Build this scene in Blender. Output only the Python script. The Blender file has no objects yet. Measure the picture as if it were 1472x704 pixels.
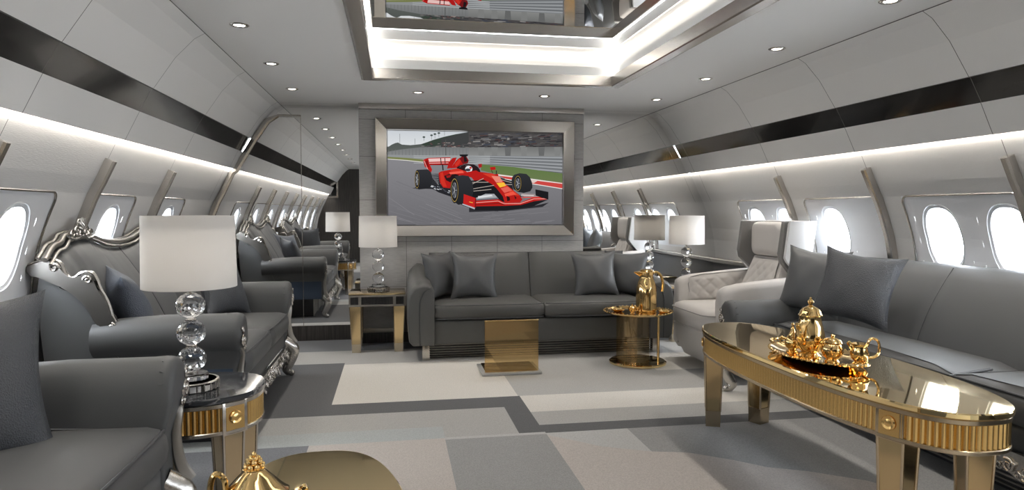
import bpy, bmesh, math, random
from mathutils import Vector, Matrix, Euler
random.seed(7)
PI = math.pi
S = bpy.context.scene
COL = S.collection

# ------------------------------------------------------------------ camera
cam_d = bpy.data.cameras.new('camera'); cam = bpy.data.objects.new('camera', cam_d); COL.objects.link(cam)
cam_d.lens = 24; cam_d.sensor_width = 36; cam_d.clip_start = 0.02; cam_d.clip_end = 200
cam.location = (0, 0, 1.217)
cam.rotation_euler = (PI/2 - math.radians(2.8585), 0, -math.radians(9.8726))
S.camera = cam

# ------------------------------------------------------------------ world, exposure
W = bpy.data.worlds.new('daylight'); S.world = W; W.use_nodes = True
bg = W.node_tree.nodes['Background']
bg.inputs['Color'].default_value = (0.90, 0.95, 1.0, 1); bg.inputs['Strength'].default_value = 16.0
S.view_settings.view_transform = 'Standard'; S.view_settings.look = 'None'
S.view_settings.gamma = 1; S.view_settings.use_curve_mapping = False
S.view_settings.exposure = 1.27
S.cycles.max_bounces = 10; S.cycles.diffuse_bounces = 8; S.cycles.glossy_bounces = 6
S.cycles.transmission_bounces = 10; S.cycles.transparent_max_bounces = 12
S.cycles.sample_clamp_indirect = 6.0
S.cycles.caustics_reflective = False; S.cycles.caustics_refractive = False

COVE = 6.0          # coffer strip lights
LEDW = 18.0          # wall light lines
SPOT = 10.5         # downlight watts
LAMP = 0.6          # table lamp watts

# ------------------------------------------------------------------ room dimensions
XC = 0.77; YM = 6.6; YR = -3.2; ZC = 2.19
PROF = [(1.775, 2.19), (1.83, 2.155), (1.93, 2.05), (2.045, 1.88)]
DARK = [(2.045, 1.88), (2.12, 1.755)]
BIN = [(2.12, 1.755), (2.212, 1.598)]
WALL = [(2.245, 1.575), (2.33, 1.395), (2.375, 1.31), (2.43, 1.174), (2.475, 1.04), (2.50, .92), (2.515, .80), (2.52, .72)]
RIBY = [2.96, 4.0, 5.04]
EXTRA = [1.92, .88, -.16, -1.2, -2.24]

# ------------------------------------------------------------------ materials
MATS = {}
def nodes_of(name):
    m = bpy.data.materials.new(name); m.use_nodes = True
    nt = m.node_tree; b = nt.nodes['Principled BSDF']
    MATS[name] = m
    return m, nt, b
def setb(b, **k):
    for kk, v in k.items():
        key = {'base': 'Base Color', 'rough': 'Roughness', 'metal': 'Metallic', 'trans': 'Transmission Weight', 'ior': 'IOR',
               'coat': 'Coat Weight', 'coatr': 'Coat Roughness', 'spec': 'Specular IOR Level', 'emis': 'Emission Color', 'es': 'Emission Strength',
               'sheen': 'Sheen Weight'}[kk]
        b.inputs[key].default_value = (*v, 1) if isinstance(v, tuple) else v
def add_bump(nt, b, scale, strength, dist=.002, kind='noise', stretch=None, detail=4):
    tc = nt.nodes.new('ShaderNodeTexCoord'); mp = nt.nodes.new('ShaderNodeMapping')
    nt.links.new(tc.outputs['Object'], mp.inputs['Vector'])
    if stretch: mp.inputs['Scale'].default_value = stretch
    if kind == 'noise':
        t = nt.nodes.new('ShaderNodeTexNoise'); t.inputs['Scale'].default_value = scale; t.inputs['Detail'].default_value = detail; out = t.outputs['Fac']
    elif kind == 'voronoi':
        t = nt.nodes.new('ShaderNodeTexVoronoi'); t.inputs['Scale'].default_value = scale; out = t.outputs['Distance']
    nt.links.new(mp.outputs['Vector'], t.inputs['Vector'])
    bp = nt.nodes.new('ShaderNodeBump'); bp.inputs['Strength'].default_value = strength; bp.inputs['Distance'].default_value = dist
    nt.links.new(out, bp.inputs['Height']); nt.links.new(bp.outputs['Normal'], b.inputs['Normal'])
    return mp, t
def add_var(nt, b, base, amt, scale, stretch=None, detail=4):
    tc = nt.nodes.new('ShaderNodeTexCoord'); mp = nt.nodes.new('ShaderNodeMapping')
    nt.links.new(tc.outputs['Object'], mp.inputs['Vector'])
    if stretch: mp.inputs['Scale'].default_value = stretch
    t = nt.nodes.new('ShaderNodeTexNoise'); t.inputs['Scale'].default_value = scale; t.inputs['Detail'].default_value = detail
    nt.links.new(mp.outputs['Vector'], t.inputs['Vector'])
    r = nt.nodes.new('ShaderNodeValToRGB')
    r.color_ramp.elements[0].position = .3; r.color_ramp.elements[1].position = .7
    r.color_ramp.elements[0].color = (*[c*(1-amt) for c in base], 1); r.color_ramp.elements[1].color = (*[min(1, c*(1+amt)) for c in base], 1)
    nt.links.new(t.outputs['Fac'], r.inputs['Fac']); nt.links.new(r.outputs['Color'], b.inputs['Base Color'])
def plain(name, base, rough=.5, metal=0, **k):
    m, nt, b = nodes_of(name); setb(b, base=base, rough=rough, metal=metal, **k); return m
def leather(name, base, rough=.42, scale=260, st=.12):
    m, nt, b = nodes_of(name); setb(b, base=base, rough=rough, spec=.45)
    add_bump(nt, b, scale, st, .002); return m

leather('grey_leather', (.084, .086, .087), .50); leather('daylight_tinted_leather', (.036, .055, .090), .65)  # second: same grey leather, bluish window light on outer sides put into its colour
leather('piping_leather', (.06, .062, .066))
leather('sofa_leather', (.100, .100, .096), .45)
m, nt, b = nodes_of('pebbled_charcoal'); setb(b, base=(.062, .066, .074), rough=.5); add_bump(nt, b, 210, .6, .004, 'voronoi')
m, nt, b = nodes_of('pebbled_blue'); setb(b, base=(.072, .083, .105), rough=.5); add_bump(nt, b, 210, .6, .004, 'voronoi')
leather('smooth_pillow', (.105, .108, .110), .42)
leather('white_leather', (.56, .535, .51), .45)
leather('pale_shell', (.70, .70, .70), .32, 200, .03)
leather('taupe_shell', (.20, .195, .19), .4)
plain('stitch', (.30, .29, .28), .7)
m, nt, b = nodes_of('ceiling_paint'); setb(b, base=(.91, .90, .88), rough=.55); add_bump(nt, b, 300, .05, .001)
m, nt, b = nodes_of('upper_panel'); setb(b, base=(.87, .855, .83), rough=.5); add_bump(nt, b, 400, .08, .001)
m, nt, b = nodes_of('wall_fabric'); setb(b, base=(.68, .665, .645), rough=.8); add_bump(nt, b, 90, .35, .003, 'noise', (1, .35, 4))
m, nt, b = nodes_of('window_panel'); setb(b, base=(.76, .765, .78), rough=.42, spec=.5)
m, nt, b = nodes_of('window_reveal'); setb(b, base=(.70, .71, .725), rough=.45)
plain('lower_panel', (.17, .17, .172), .6)
plain('seam', (.12, .115, .11), .7)
m, nt, b = nodes_of('dark_gloss_wood'); setb(b, base=(.022, .020, .019), rough=.12, coat=.5, coatr=.06); add_var(nt, b, (.022, .0205, .0195), .5, 6, (6, .6, 30))
m, nt, b = nodes_of('dark_wood'); setb(b, rough=.35); add_var(nt, b, (.045, .04, .036), .5, 5, (14, 14, .7))
plain('nickel', (.56, .53, .49), .22, 1)
m, nt, b = nodes_of('brushed_nickel'); setb(b, base=(.56, .53, .495), rough=.27, metal=1); add_bump(nt, b, 60, .05, .001, 'noise', (.3, 1, 14))
m, nt, b = nodes_of('polished_nickel'); setb(b, base=(.74, .70, .65), rough=.16, metal=1); add_bump(nt, b, 5, .10, .006, 'noise', (1, 1, 1), 1)
m, nt, b = nodes_of('carved_silver'); setb(b, base=(.55, .53, .50), rough=.25, metal=1); add_bump(nt, b, 80, .25, .003)
plain('satin_silver', (.34, .325, .30), .42, 1)
plain('wing_silver', (.16, .153, .142), .45, 1)
plain('gold', (.80, .56, .25), .10, 1)
plain('gold_mirror', (.97, .76, .40), .035, 1)
plain('gold_ribs', (.76, .51, .20), .24, 1)
plain('bronze_frame', (.50, .41, .29), .24, 1)
plain('bronze_mirror', (.55, .45, .30), .10, 1)
plain('champagne_mirror', (.62, .47, .26), .12, 1)
plain('pale_gold_foot', (.62, .54, .42), .2, 1)
plain('mirror', (.88, .88, .875), .0, 1)
plain('black_ribs', (.018, .018, .02), .3)
plain('pale_base', (.42, .42, .41), .12)
plain('black_screen', (.006, .006, .007), .12)
m, nt, b = nodes_of('marble'); setb(b, rough=.06, coat=.3)
tc = nt.nodes.new('ShaderNodeTexCoord'); n1 = nt.nodes.new('ShaderNodeTexNoise'); n1.inputs['Scale'].default_value = 5; n1.inputs['Detail'].default_value = 8; n1.inputs['Distortion'].default_value = 1.6
nt.links.new(tc.outputs['Object'], n1.inputs['Vector']); rp = nt.nodes.new('ShaderNodeValToRGB')
e = rp.color_ramp.elements; e[0].position = .47; e[0].color = (.028, .031, .036, 1); e[1].position = .5; e[1].color = (.17, .17, .175, 1)
x = e.new(.53); x.color = (.03, .033, .04, 1)
nt.links.new(n1.outputs['Fac'], rp.inputs['Fac']); nt.links.new(rp.outputs['Color'], b.inputs['Base Color'])
m, nt, b = nodes_of('stone_tile'); setb(b, rough=.5); add_var(nt, b, (.41, .40, .385), .10, 7, (3, 3, 22)); 
plain('grout', (.13, .125, .12), .8)
def carpet(name, base):
    m, nt, b = nodes_of(name); setb(b, rough=.95, spec=.1); add_var(nt, b, base, .14, 170); add_bump(nt, b, 190, .5, .004); return m
CARPET = dict(cream=(.68, .655, .61), light=(.45, .445, .43), grey=(.36, .358, .35), mid=(.35, .35, .345), dark=(.150, .152, .155), blue=(.45, .475, .475),
              pink=(.54, .50, .47), slate=(.22, .225, .24), palegrey=(.52, .52, .51))
for k, v in CARPET.items(): carpet('carpet_' + k, v)
def glass(name, col, rough=.0, ior=1.5):
    m, nt, b = nodes_of(name); setb(b, base=col, rough=rough, trans=1.0, ior=ior); return m
glass('crystal', (.97, .98, 1.0), 0, 1.52)
def thin_glass(name, tint, gl=.12, glcol=(1, 1, 1)):
    m = bpy.data.materials.new(name); m.use_nodes = True; MATS[name] = m; nt = m.node_tree; nt.nodes.clear()
    o = nt.nodes.new('ShaderNodeOutputMaterial'); mx = nt.nodes.new('ShaderNodeMixShader'); t = nt.nodes.new('ShaderNodeBsdfTransparent'); g = nt.nodes.new('ShaderNodeBsdfGlossy')
    t.inputs['Color'].default_value = (*tint, 1); g.inputs['Roughness'].default_value = .03; g.inputs['Color'].default_value = (*glcol, 1)
    mx.inputs['Fac'].default_value = gl
    nt.links.new(t.outputs[0], mx.inputs[1]); nt.links.new(g.outputs[0], mx.inputs[2]); nt.links.new(mx.outputs[0], o.inputs['Surface'])
thin_glass('pane_glass', (.97, .98, 1), .05)
thin_glass('gold_glass', (.90, .78, .56), .20, (.95, .72, .40))
thin_glass('smoke_gold_glass', (.94, .90, .83), .10, (.9, .7, .42))
thin_glass('clear_acrylic', (.86, .86, .86), .18)
def emit(name, col, s):
    m = bpy.data.materials.new(name); m.use_nodes = True; MATS[name] = m; nt = m.node_tree; nt.nodes.clear()
    o = nt.nodes.new('ShaderNodeOutputMaterial'); em = nt.nodes.new('ShaderNodeEmission'); em.inputs['Color'].default_value = (*col, 1); em.inputs['Strength'].default_value = s
    nt.links.new(em.outputs[0], o.inputs['Surface'])
emit('cove_strip', (1, .93, .84), COVE); emit('led_line', (1, .95, .88), LEDW); emit('downlight_glow', (1, .93, .82), 6)
m, nt, b = nodes_of('lampshade'); setb(b, base=(.80, .79, .775), rough=.8); add_bump(nt, b, 40, .15, .002, 'noise', (14, 14, .2))
tr = nt.nodes.new('ShaderNodeBsdfTranslucent'); tr.inputs['Color'].default_value = (.85, .82, .78, 1); mx = nt.nodes.new('ShaderNodeMixShader'); mx.inputs['Fac'].default_value = .4
nt.links.new(b.outputs[0], mx.inputs[1]); nt.links.new(tr.outputs[0], mx.inputs[2]); nt.links.new(mx.outputs[0], nt.nodes['Material Output'].inputs['Surface'])
m = bpy.data.materials.new('screen_picture'); m.use_nodes = True; MATS['screen_picture'] = m; nt = m.node_tree; nt.nodes.clear()
o = nt.nodes.new('ShaderNodeOutputMaterial'); em = nt.nodes.new('ShaderNodeEmission'); at = nt.nodes.new('ShaderNodeAttribute'); at.attribute_name = 'Col'
em.inputs['Strength'].default_value = .44; nt.links.new(at.outputs['Color'], em.inputs['Color']); nt.links.new(em.outputs[0], o.inputs['Surface'])
def M(n): return MATS[n]

# ------------------------------------------------------------------ mesh helpers
def obj(name, bm, mats, parent=None, smooth=True, angle=35, loc=None, recalc=True):
    if recalc: bmesh.ops.recalc_face_normals(bm, faces=bm.faces)
    me = bpy.data.meshes.new(name); bm.to_mesh(me); bm.free()
    for mm in (mats if isinstance(mats, (list, tuple)) else [mats]): me.materials.append(M(mm))
    if smooth:
        me.polygons.foreach_set('use_smooth', [True]*len(me.polygons)); me.set_sharp_from_angle(angle=math.radians(angle))
    o = bpy.data.objects.new(name, me); COL.objects.link(o)
    if parent: o.parent = parent
    if loc: o.location = loc
    return o
def tag(o, label=None, cat=None, group=None, kind=None):
    if label: o['label'] = label
    if cat: o['category'] = cat
    if group: o['group'] = group
    if kind: o['kind'] = kind
    return o
def thing(name, label, cat, loc=(0, 0, 0), rz=0, group=None):
    o = bpy.data.objects.new(name, None); COL.objects.link(o); o.empty_display_size = .1
    o.location = loc; o.rotation_euler = (0, 0, rz)
    return tag(o, label, cat, group)
def struct(name, bm, mats, label, cat='room', parent=None, **k):
    o = obj(name, bm, mats, parent, **k)
    if not parent: tag(o, label, cat, None, 'structure')
    return o
def dup(root, loc, rz, label, group=None):
    r = root.copy(); COL.objects.link(r); r.location = loc; r.rotation_euler = (0, 0, rz); r['label'] = label
    if group: r['group'] = group
    for ch in list(root.children):
        c = ch.copy(); COL.objects.link(c); c.parent = r
        for g in list(ch.children):
            d = g.copy(); COL.objects.link(d); d.parent = c
    return r
def NB(): return bmesh.new()
def quad(bm, pts, mi=0):
    f = bm.faces.new([bm.verts.new(p) for p in pts]); f.material_index = mi; return f
def box(bm, x0, x1, y0, y1, z0, z1, bev=0, seg=2, mi=0):
    vs = [bm.verts.new((x, y, z)) for x in (x0, x1) for y in (y0, y1) for z in (z0, z1)]
    fs = [bm.faces.new([vs[i] for i in q]) for q in ((0, 1, 3, 2), (4, 6, 7, 5), (0, 4, 5, 1), (2, 3, 7, 6), (0, 2, 6, 4), (1, 5, 7, 3))]
    for f in fs: f.material_index = mi
    if bev:
        es = list({e for f in fs for e in f.edges})
        r = bmesh.ops.bevel(bm, geom=es, offset=bev, segments=seg, profile=.5, affect='EDGES')
        for f in r['faces']: f.material_index = mi
def loft(bm, secs, closed=True, caps=True, mi=0, loop=False):
    rows = [[bm.verts.new(p) for p in s] for s in secs]
    n = len(rows[0]); R = len(rows)
    for i in range(R if loop else R-1):
        a, b2 = rows[i], rows[(i+1) % R]
        for j in range(n if closed else n-1):
            k = (j+1) % n
            f = bm.faces.new((a[j], a[k], b2[k], b2[j])); f.material_index = mi
    if caps and closed and not loop:
        for rr in (rows[0], rows[-1]):
            try:
                f = bm.faces.new(rr); f.material_index = mi
            except ValueError: pass
    return rows
def tube(bm, pts, r, n=8, loop=False, mi=0, flat=None):
    P = [Vector(p) for p in pts]; L = len(P); secs = []; up = None
    for i, p in enumerate(P):
        a = P[(i-1) % L] if (loop or i > 0) else p; c = P[(i+1) % L] if (loop or i < L-1) else p
        t = (c-a).normalized() if (c-a).length > 1e-9 else Vector((0, 0, 1))
        if up is None:
            up = t.cross(Vector((0, 0, 1)) if abs(t.z) < .9 else Vector((1, 0, 0))).normalized()
        else:
            up = (up - t*up.dot(t))
            up = up.normalized() if up.length > 1e-6 else t.orthogonal().normalized()
        s = t.cross(up)
        rr = r[i] if isinstance(r, (list, tuple)) else r
        f = flat or 1
        secs.append([p + up*(rr*math.cos(2*PI*k/n)) + s*(rr*f*math.sin(2*PI*k/n)) for k in range(n)])
    loft(bm, secs, True, True, mi, loop)
def lathe(bm, prof, c=(0, 0, 0), n=32, sx=1, sy=1, mi=0, flute=0, nf=12):
    rows = []
    for r, z in prof:
        row = []
        for k in range(n):
            a = 2*PI*k/n; rr = r*(1+flute*abs(math.sin(nf*a/2))) if flute else r
            row.append(bm.verts.new((c[0]+rr*sx*math.cos(a), c[1]+rr*sy*math.sin(a), c[2]+z)))
        rows.append(row)
    for a, b2 in zip(rows[:-1], rows[1:]):
        for j in range(n):
            k = (j+1) % n; f = bm.faces.new((a[j], a[k], b2[k], b2[j])); f.material_index = mi
    for rr in (rows[0], rows[-1]):
        f = bm.faces.new(rr); f.material_index = mi
def sphere(bm, c, r, u=12, v=8, mi=0):
    r3 = r if isinstance(r, (tuple, list)) else (r, r, r)
    res = bmesh.ops.create_uvsphere(bm, u_segments=u, v_segments=v, radius=1, matrix=Matrix.Translation(c) @ Matrix.Diagonal((*r3, 1)))
    for vv in res['verts']:
        for f in vv.link_faces: f.material_index = mi
def prism(bm, poly, fn, h0, h1, mi=0):
    """polygon (a, b) -> fn(a, b, h), between heights h0 and h1"""
    A = [bm.verts.new(fn(a, b2, h0)) for a, b2 in poly]; B = [bm.verts.new(fn(a, b2, h1)) for a, b2 in poly]
    n = len(A); fs = [bm.faces.new(A), bm.faces.new(B)]
    for i in range(n): fs.append(bm.faces.new((A[i], A[(i+1) % n], B[(i+1) % n], B[i])))
    for f in fs: f.material_index = mi
    return fs
def smoothline(pts, k=4, loop=False):
    """Catmull-Rom through the points"""
    P = [Vector(p) for p in pts]; out = []; n = len(P)
    for i in range(n if loop else n-1):
        p0 = P[(i-1) % n] if (loop or i > 0) else P[i]; p1 = P[i]; p2 = P[(i+1) % n]; p3 = P[(i+2) % n] if (loop or i+2 < n) else p2
        for j in range(k):
            t = j/k
            out.append(.5*((2*p1)+(p2-p0)*t+(2*p0-5*p1+4*p2-p3)*t*t+(3*p1-p0-3*p2+p3)*t**3))
    if not loop: out.append(P[-1])
    return out
def scroll(bm, fn, c, r0, turns=1.3, a0=0, dirn=1, w=.008, n=18, r1=.25):
    pts, rad = [], []
    for i in range(n+1):
        t = i/n; a = a0 + dirn*2*PI*turns*t; r = r0*(1-(1-r1)*t)
        pts.append(fn(c[0]+r*math.cos(a), c[1]+r*math.sin(a))); rad.append(w*(1-.45*t))
    tube(bm, pts, rad, 6)
def superell(a, b2, n=48, p=2.0, c=(0, 0)):
    out = []
    for k in range(n):
        t = 2*PI*k/n; ct, st = math.cos(t), math.sin(t)
        out.append((c[0]+a*math.copysign(abs(ct)**(2/p), ct), c[1]+b2*math.copysign(abs(st)**(2/p), st)))
    return out
def disc_prism(bm, outline, z0, z1, bev=.004, mi=0):
    cx = sum(p[0] for p in outline)/len(outline); cy = sum(p[1] for p in outline)/len(outline)
    def off(d):
        out = []
        n = len(outline)
        for i in range(n):
            a = Vector(outline[i-1]); b2 = Vector(outline[(i+1) % n]); t = (b2-a).normalized(); nn = Vector((t.y, -t.x)); p = Vector(outline[i])
            out.append((p.x-nn.x*d, p.y-nn.y*d))
        return out
    o1 = off(bev)
    secs = [[(x, y, z0) for x, y in o1], [(x, y, z0+bev) for x, y in outline], [(x, y, z1-bev) for x, y in outline], [(x, y, z1) for x, y in o1]]
    loft(bm, secs, True, True, mi)

# ================================================================== SETTING
# ---- floor: fitted carpet of rectangular fields
bm = NB()
fields = [(-2.0, 3.6, YR, YM, 'grey'),
    (-2.0, 3.6, 6.05, YM, 'slate'), (-2.0, 1.72, 5.50, 6.05, 'light'), (1.72, 3.6, 5.45, 6.05, 'palegrey'),
    (-2.0, -.39, 4.13, 5.56, 'dark'), (-.39, .81, 4.13, 4.366, 'dark'), (-.39, .80, 4.366, 5.50, 'cream'),
    (.80, 1.98, 4.366, 5.86, 'light'), (1.98, 3.6, 4.9, 5.5, 'cream'), (1.98, 2.2, 4.366, 4.9, 'light'), (2.2, 3.6, 4.366, 4.9, 'grey'),
    (.81, 3.6, 4.0, 4.366, 'cream'), (.81, 3.6, 3.745, 4.0, 'light'), (.81, 3.6, 3.60, 3.745, 'dark'), (.67, .81, 3.60, 4.366, 'dark'),
    (-2.0, .67, 3.81, 4.13, 'light'), (.265, .67, 3.60, 3.82, 'light'),
    (-2.0, -.44, 3.61, 3.81, 'blue'), (-.44, .265, 3.61, 3.81, 'blue'), (-2.0, -.44, 2.3, 3.61, 'slate'), (-.44, .263, 1.7, 3.61, 'pink'),
    (.263, .815, 1.7, 3.585, 'mid'), (.263, .815, 3.585, 3.62, 'palegrey'), (1.28, 3.6, 3.22, 3.60, 'mid'), (.815, 1.28, 3.22, 3.60, 'palegrey'),
    (.815, 2.2, 1.2, 3.22, 'pink'), (2.0, 3.6, .5, 3.4, 'mid'), (-.9, .263, -.6, 1.7, 'dark'), (.263, 2.0, -.6, 1.2, 'cream'), (-2.0, -.9, -1.5, 1.2, 'light'), (-.9, 1.4, -2.2, -.9, 'light')]
cn = list(CARPET)
for i, (x0, x1, y0, y1, c) in enumerate(fields):
    z = 0 if i == 0 else .0004 + .00006*i
    quad(bm, [(x0, y0, z), (x1, y0, z), (x1, y1, z), (x0, y1, z)], cn.index(c))
# curved beige field on the right
cur = [(.815, 3.56), (.93, 3.46), (1.05, 3.34), (1.28, 3.225), (1.45, 3.18), (1.62, 3.05), (1.74, 2.93), (1.9, 2.85), (2.1, 2.7), (2.2, 2.5), (2.2, 1.2), (.815, 1.2)]
f = bm.faces.new([bm.verts.new((x, y, .0026)) for x, y in cur]); f.material_index = cn.index('pink')
cur = [(.815, 3.56), (.815, 3.60), (1.28, 3.60), (1.28, 3.235), (1.05, 3.35), (.93, 3.47)]
cur = [(1.28, 3.225), (1.28, 3.5), (1.55, 3.5), (3.0, 2.75), (3.0, 2.2), (2.2, 2.5), (2.1, 2.7), (1.9, 2.85), (1.74, 2.93), (1.62, 3.05), (1.45, 3.18)]
f = bm.faces.new([bm.verts.new((x, y, .0025)) for x, y in cur]); f.material_index = cn.index('mid')
for f in bm.faces:
    if f.normal.z < 0: f.normal_flip()
struct('floor', bm, ['carpet_'+c for c in cn], 'patchwork grey and cream fitted carpet', 'floor', smooth=False, recalc=False)
bm = NB(); box(bm, -2.1, 3.7, YR-.1, YM+.1, -.08, -.004)
struct('floor_slab', bm, 'seam', 'floor slab beneath the carpet', 'floor', smooth=False)

# ---- ceiling with the coffer opening
CX0, CX1, CY0, CY1 = -.135, 1.665, .7, 5.10
bm = NB()
xs = [XC-1.775, CX0, CX1, XC+1.775]; ys = [YR, CY0, CY1, 6.45, 6.454, YM]
for i in range(3):
    for j in range(len(ys)-1):
        if i == 1 and j == 1: continue
        quad(bm, [(xs[i], ys[j], ZC), (xs[i], ys[j+1], ZC), (xs[i+1], ys[j+1], ZC), (xs[i+1], ys[j], ZC)], 1 if j == 3 else 0)
struct('ceiling', bm, ['ceiling_paint', 'seam'], 'smooth pale ceiling of the cabin', 'ceiling', smooth=False)
# coffer: nickel surround, lit white walls, mirror
t = thing('trim_1', 'polished nickel framed lit recess in the ceiling', 'ceiling trim'); t['kind'] = 'structure'; del t['category']
def ringquad(bm, a, b2, za, zb, mi=0):
    """a, b2: (x0,x1,y0,y1) rectangles joined by a band"""
    A = [(a[0], a[2], za), (a[1], a[2], za), (a[1], a[3], za), (a[0], a[3], za)]; B = [(b2[0], b2[2], zb), (b2[1], b2[2], zb), (b2[1], b2[3], zb), (b2[0], b2[3], zb)]
    for i in range(4): quad(bm, [A[i], A[(i+1) % 4], B[(i+1) % 4], B[i]], mi)
def grow(r, d): return (r[0]-d, r[1]+d, r[2]-d, r[3]+d)
R0 = (CX0, CX1, CY0, CY1)
bm = NB()
ringquad(bm, grow(R0, .085), grow(R0, .085), ZC+.001, ZC-.012); ringquad(bm, grow(R0, .085), grow(R0, .07), ZC-.012, ZC-.017)
ringquad(bm, grow(R0, .07), grow(R0, .006), ZC-.017, ZC-.017); ringquad(bm, grow(R0, .006), R0, ZC-.017, ZC-.010); ringquad(bm, R0, R0, ZC-.010, ZC+.062); ringquad(bm, R0, grow(R0, .012), ZC+.062, ZC+.062)
obj('nickel_surround', bm, 'brushed_nickel', t, smooth=False, recalc=False)
bm = NB()
ringquad(bm, grow(R0, .03), grow(R0, .03), ZC+.062, ZC+.135); ringquad(bm, grow(R0, .03), grow(R0, .038), ZC+.135, ZC+.137); ringquad(bm, grow(R0, .038), grow(R0, .038), ZC+.137, ZC+.21)
obj('cove_wall', bm, 'ceiling_paint', t, smooth=False, recalc=False)
bm = NB(); ringquad(bm, grow(R0, .036), grow(R0, .012), ZC+.2095, ZC+.2095)
obj('light_strip', bm, 'cove_strip', t, smooth=False, recalc=False)
bm = NB(); g = grow(R0, .012); box(bm, g[0], g[1], g[2], g[3], ZC+.206, ZC+.226)
obj('mirror_panel', bm, 'mirror', t, smooth=False)

# ---- side walls
def prof_at(P, z):
    for (a, za), (b2, zb) in zip(P[:-1], P[1:]):
        if zb - 1e-9 <= z <= za + 1e-9: return a + (b2-a)*(za-z)/(za-zb)
    return P[-1][0]
def wx(s, z, off=0):           # inner wall surface below the light line
    h = prof_at(WALL, z); d = prof_at(WALL, min(1.575, z+.02)) - prof_at(WALL, max(.72, z-.02))
    nx, nz = -1, 0
    L = math.hypot(.04, d); nx, nz = -.04/L, d/L
    return XC + s*(h + nx*off), z + nz*off
PANELS = {1: [], -1: []}
for yr in RIBY + EXTRA:
    PANELS[1].append((yr+.02, yr+.86)); PANELS[-1].append((yr-.005, yr+.70))
def side_wall(s, name, label):
    bm = NB()
    mats = ['upper_panel', 'dark_gloss_wood', 'wall_fabric', 'seam', 'led_line', 'window_panel']
    seams = sorted([y + .02 for y in RIBY + EXTRA] + [6.42])
    yb = [YR]
    for y in seams: yb += [y-.002, y+.002]
    yb.append(YM)
    def strip(P, mi, seammi=3):
        for (a, za), (b2, zb) in zip(P[:-1], P[1:]):
            for j in range(len(yb)-1):
                m_ = seammi if j % 2 else mi
                quad(bm, [(XC+s*a, yb[j], za), (XC+s*a, yb[j+1], za), (XC+s*b2, yb[j+1], zb), (XC+s*b2, yb[j], zb)], m_)
    def full(P, mi):
        for (a, za), (b2, zb) in zip(P[:-1], P[1:]):
            quad(bm, [(XC+s*a, YR, za), (XC+s*a, YM, za), (XC+s*b2, YM, zb), (XC+s*b2, YR, zb)], mi)
    full([(1.775, 2.19), (1.777, 2.186)], 3)
    strip([(1.777, 2.186)] + PROF[1:], 0)
    full([(2.045, 1.88), (2.053, 1.878)], 3); strip([(2.053, 1.878), (2.122, 1.757)], 1); full([(2.122, 1.757), (2.118, 1.755)], 3)
    strip([(2.118, 1.755), (2.190, 1.609), (2.195, 1.600), (2.201, 1.600)], 0)
    full([(2.201, 1.600), (2.203, 1.628)], 0); full([(2.203, 1.628), (2.226, 1.628)], 4); full([(2.226, 1.628), (2.2305, 1.606)], 2); full([(2.2305, 1.606), (2.245, 1.575)], 2)
    # fabric above the windows, then window band with openings, then below
    zt, zb_ = 1.31, .80
    top = [p for p in WALL if p[1] >= zt - 1e-6]; mid = [p for p in WALL if zb_-1e-6 <= p[1] <= zt+1e-6]; bot = [p for p in WALL if p[1] <= zb_+1e-6]
    strip(top, 2)
    edges = sorted([YR, YM] + [e_ for p in PANELS[s] for e_ in p])
    for (a, za), (b2, zb) in zip(mid[:-1], mid[1:]):
        for j in range(0, len(edges)-1, 2):
            quad(bm, [(XC+s*a, edges[j], za), (XC+s*a, edges[j+1], za), (XC+s*b2, edges[j+1], zb), (XC+s*b2, edges[j], zb)], 2)
    full(bot, 2)
    struct(name, bm, mats, label, 'wall', smooth=False, recalc=False)
side_wall(-1, 'wall_left', 'left cabin wall with dark strip and light line')
side_wall(1, 'wall_right', 'right cabin wall with dark strip and light line')
for s, nm in ((-1, 'left'), (1, 'right')):     # ledge and lower panel
    bm = NB(); X = lambda h: XC + s*h
    secs = []
    for y in (YR, YM):
        secs.append([(X(2.545), y, .735), (X(2.47), y, .735), (X(2.462), y, .728), (X(2.462), y, .70), (X(2.47), y, .692), (X(2.545), y, .692)])
    loft(bm, secs); struct('trim_'+nm, bm, 'satin_silver', nm + ' side ledge below the windows', 'trim', smooth=False)
    bm = NB(); box(bm, min(X(2.5), X(2.56)), max(X(2.5), X(2.56)), YR, YM, 0, .70)
    struct('baseboard_'+nm, bm, 'lower_panel', nm + ' side lower wall panel', 'wall', smooth=False)

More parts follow.
